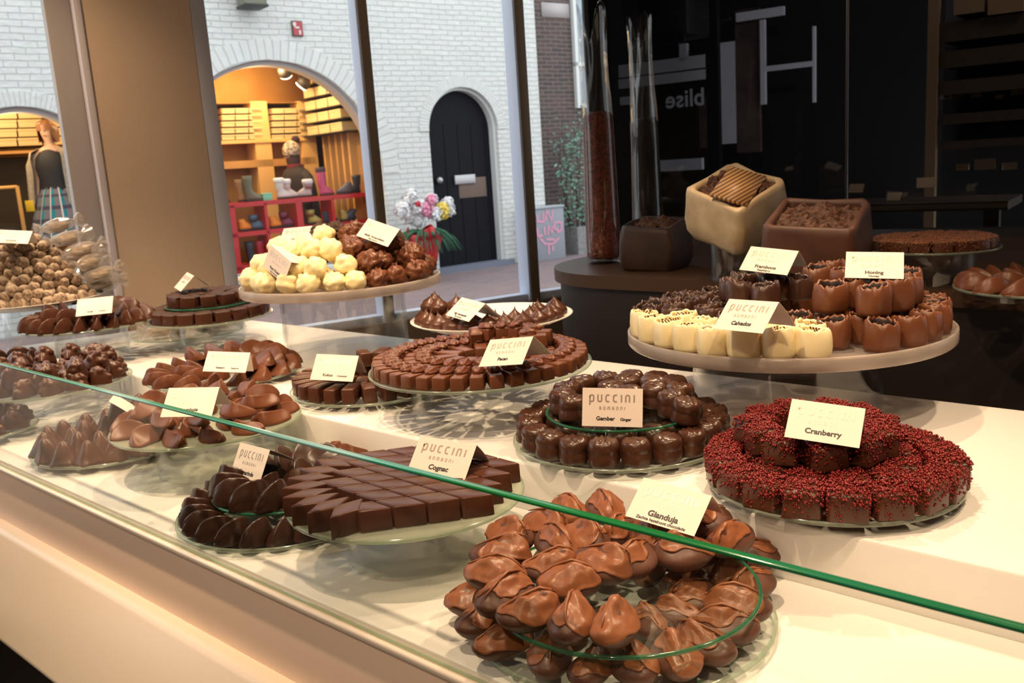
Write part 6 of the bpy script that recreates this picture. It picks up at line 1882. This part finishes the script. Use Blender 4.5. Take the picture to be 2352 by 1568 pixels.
# ------------------------------------------------------------------ light
w = bpy.data.worlds.new('overcast'); SC.world = w
w.use_nodes = True
bg = w.node_tree.nodes['Background']
bg.inputs[0].default_value = (0.93, 0.98, 1.0, 1); bg.inputs[1].default_value = 2.0
def spot(loc, aim, power, size=.03, ang=70, blend=.6, col=(1, .70, .40)):
    l = bpy.data.lights.new('halogen_or_fill_spot', 'SPOT')
    l.energy = power * 1.5; l.color = col; l.shadow_soft_size = size; l.spot_size = math.radians(ang); l.spot_blend = blend
    o = bpy.data.objects.new('halogen_or_fill_spot', l); COL.objects.link(o)
    o.location = loc
    o.rotation_euler = (Vector(aim) - Vector(loc)).to_track_quat('-Z', 'Y').to_euler()
    return o
def point(loc, power, col, size=.1):
    l = bpy.data.lights.new('shop_lamp', 'POINT'); l.energy = power * 2.2; l.color = col; l.shadow_soft_size = size
    o = bpy.data.objects.new('shop_lamp', l); COL.objects.link(o); o.location = loc
    return o
def area(loc, aim, power, sx, sy, col):
    l = bpy.data.lights.new('fill_lamp', 'AREA'); l.shape = 'RECTANGLE'; l.size = sx; l.size_y = sy; l.energy = power; l.color = col
    o = bpy.data.objects.new('fill_lamp', l); COL.objects.link(o); o.location = loc
    o.rotation_euler = (Vector(aim) - Vector(loc)).to_track_quat('-Z', 'Y').to_euler()
    return o
WARM = (1, .715, .45)
pc_ = sum((Vector((p.x, 1.169 - vy, p.z)) for p in pts_panel), Vector()) / 5
spot((pc_.x + .1, 1.35, 2.75), pc_, 170, .05, 22, .5, (1, .80, .64))  # spot added to brighten the veil panel
for x, y, pw in ((-.05, 1.75, 50), (-1.0, 1.85, 70), (-1.9, 1.6, 70), (-2.5, 1.1, 54)):
    spot((x, y, 2.75), (x - .05, y - .75, .95), pw, .028, 62, .7, WARM)
for x, y, pw in ((.25, .45, 50), (-.75, .3, 72), (-1.6, .3, 74), (-2.5, .4, 46)):
    spot((x, y, 2.8), (x - .2, y + .75, .95), pw, .03, 64, .7, WARM)
spot((.2, -.9, 2.8), (-.6, .9, 1.0), 40, .05, 50, .8, WARM)
spot((-1.3, -1.2, 2.8), (-1.4, .45, .8), 22, .05, 55, .8, WARM)
area((-.4, -.6, 2.95), (-.6, .4, 0), 8, 3.0, 2.0, (1, .76, .52))  # large soft fill added as room ambient
spot((-1.7, -.4, 2.6), (-2.8, 1.5, 1.6), 12, .1, 60, .9, (1, .72, .46))  # wash added to brighten the window pillar
# shoe shop lamps
for s_, d_, z_, pw in ((-2.2, 1.2, 2.9, 32), (-3.4, 1.3, 2.9, 28), (-5.6, 1.2, 2.7, 24), (-2.6, .75, 2.55, 14), (-5.5, .5, 2.1, 9)):
    point(MF @ Vector((s_, d_, z_)), pw, (1, .70, .37), .12)
# weak fill lamps added to light the reflection stand-ins behind the dark glass
area(MG @ Vector((1.3, .9, 2.9)), MG @ Vector((0.6, 2.9, 1.8)), 13, 1.6, .3, (.75, .82, 1))
area(MG @ Vector((2.0, .5, 2.9)), MG @ Vector((2.0, .9, 1.4)), 9, .6, .3, (1, .75, .5))
# ------------------------------------------------------------------ render settings
SC.view_settings.view_transform = 'Standard'
SC.view_settings.look = 'None'
SC.view_settings.exposure = 0.0
LK = 1.55
cy = SC.cycles
cy.max_bounces = 10; cy.diffuse_bounces = 4; cy.glossy_bounces = 4; cy.transmission_bounces = 6; cy.transparent_max_bounces = 24
cy.use_denoising = True
cy.caustics_reflective = False; cy.caustics_refractive = False
cy.sample_clamp_indirect = 6.0
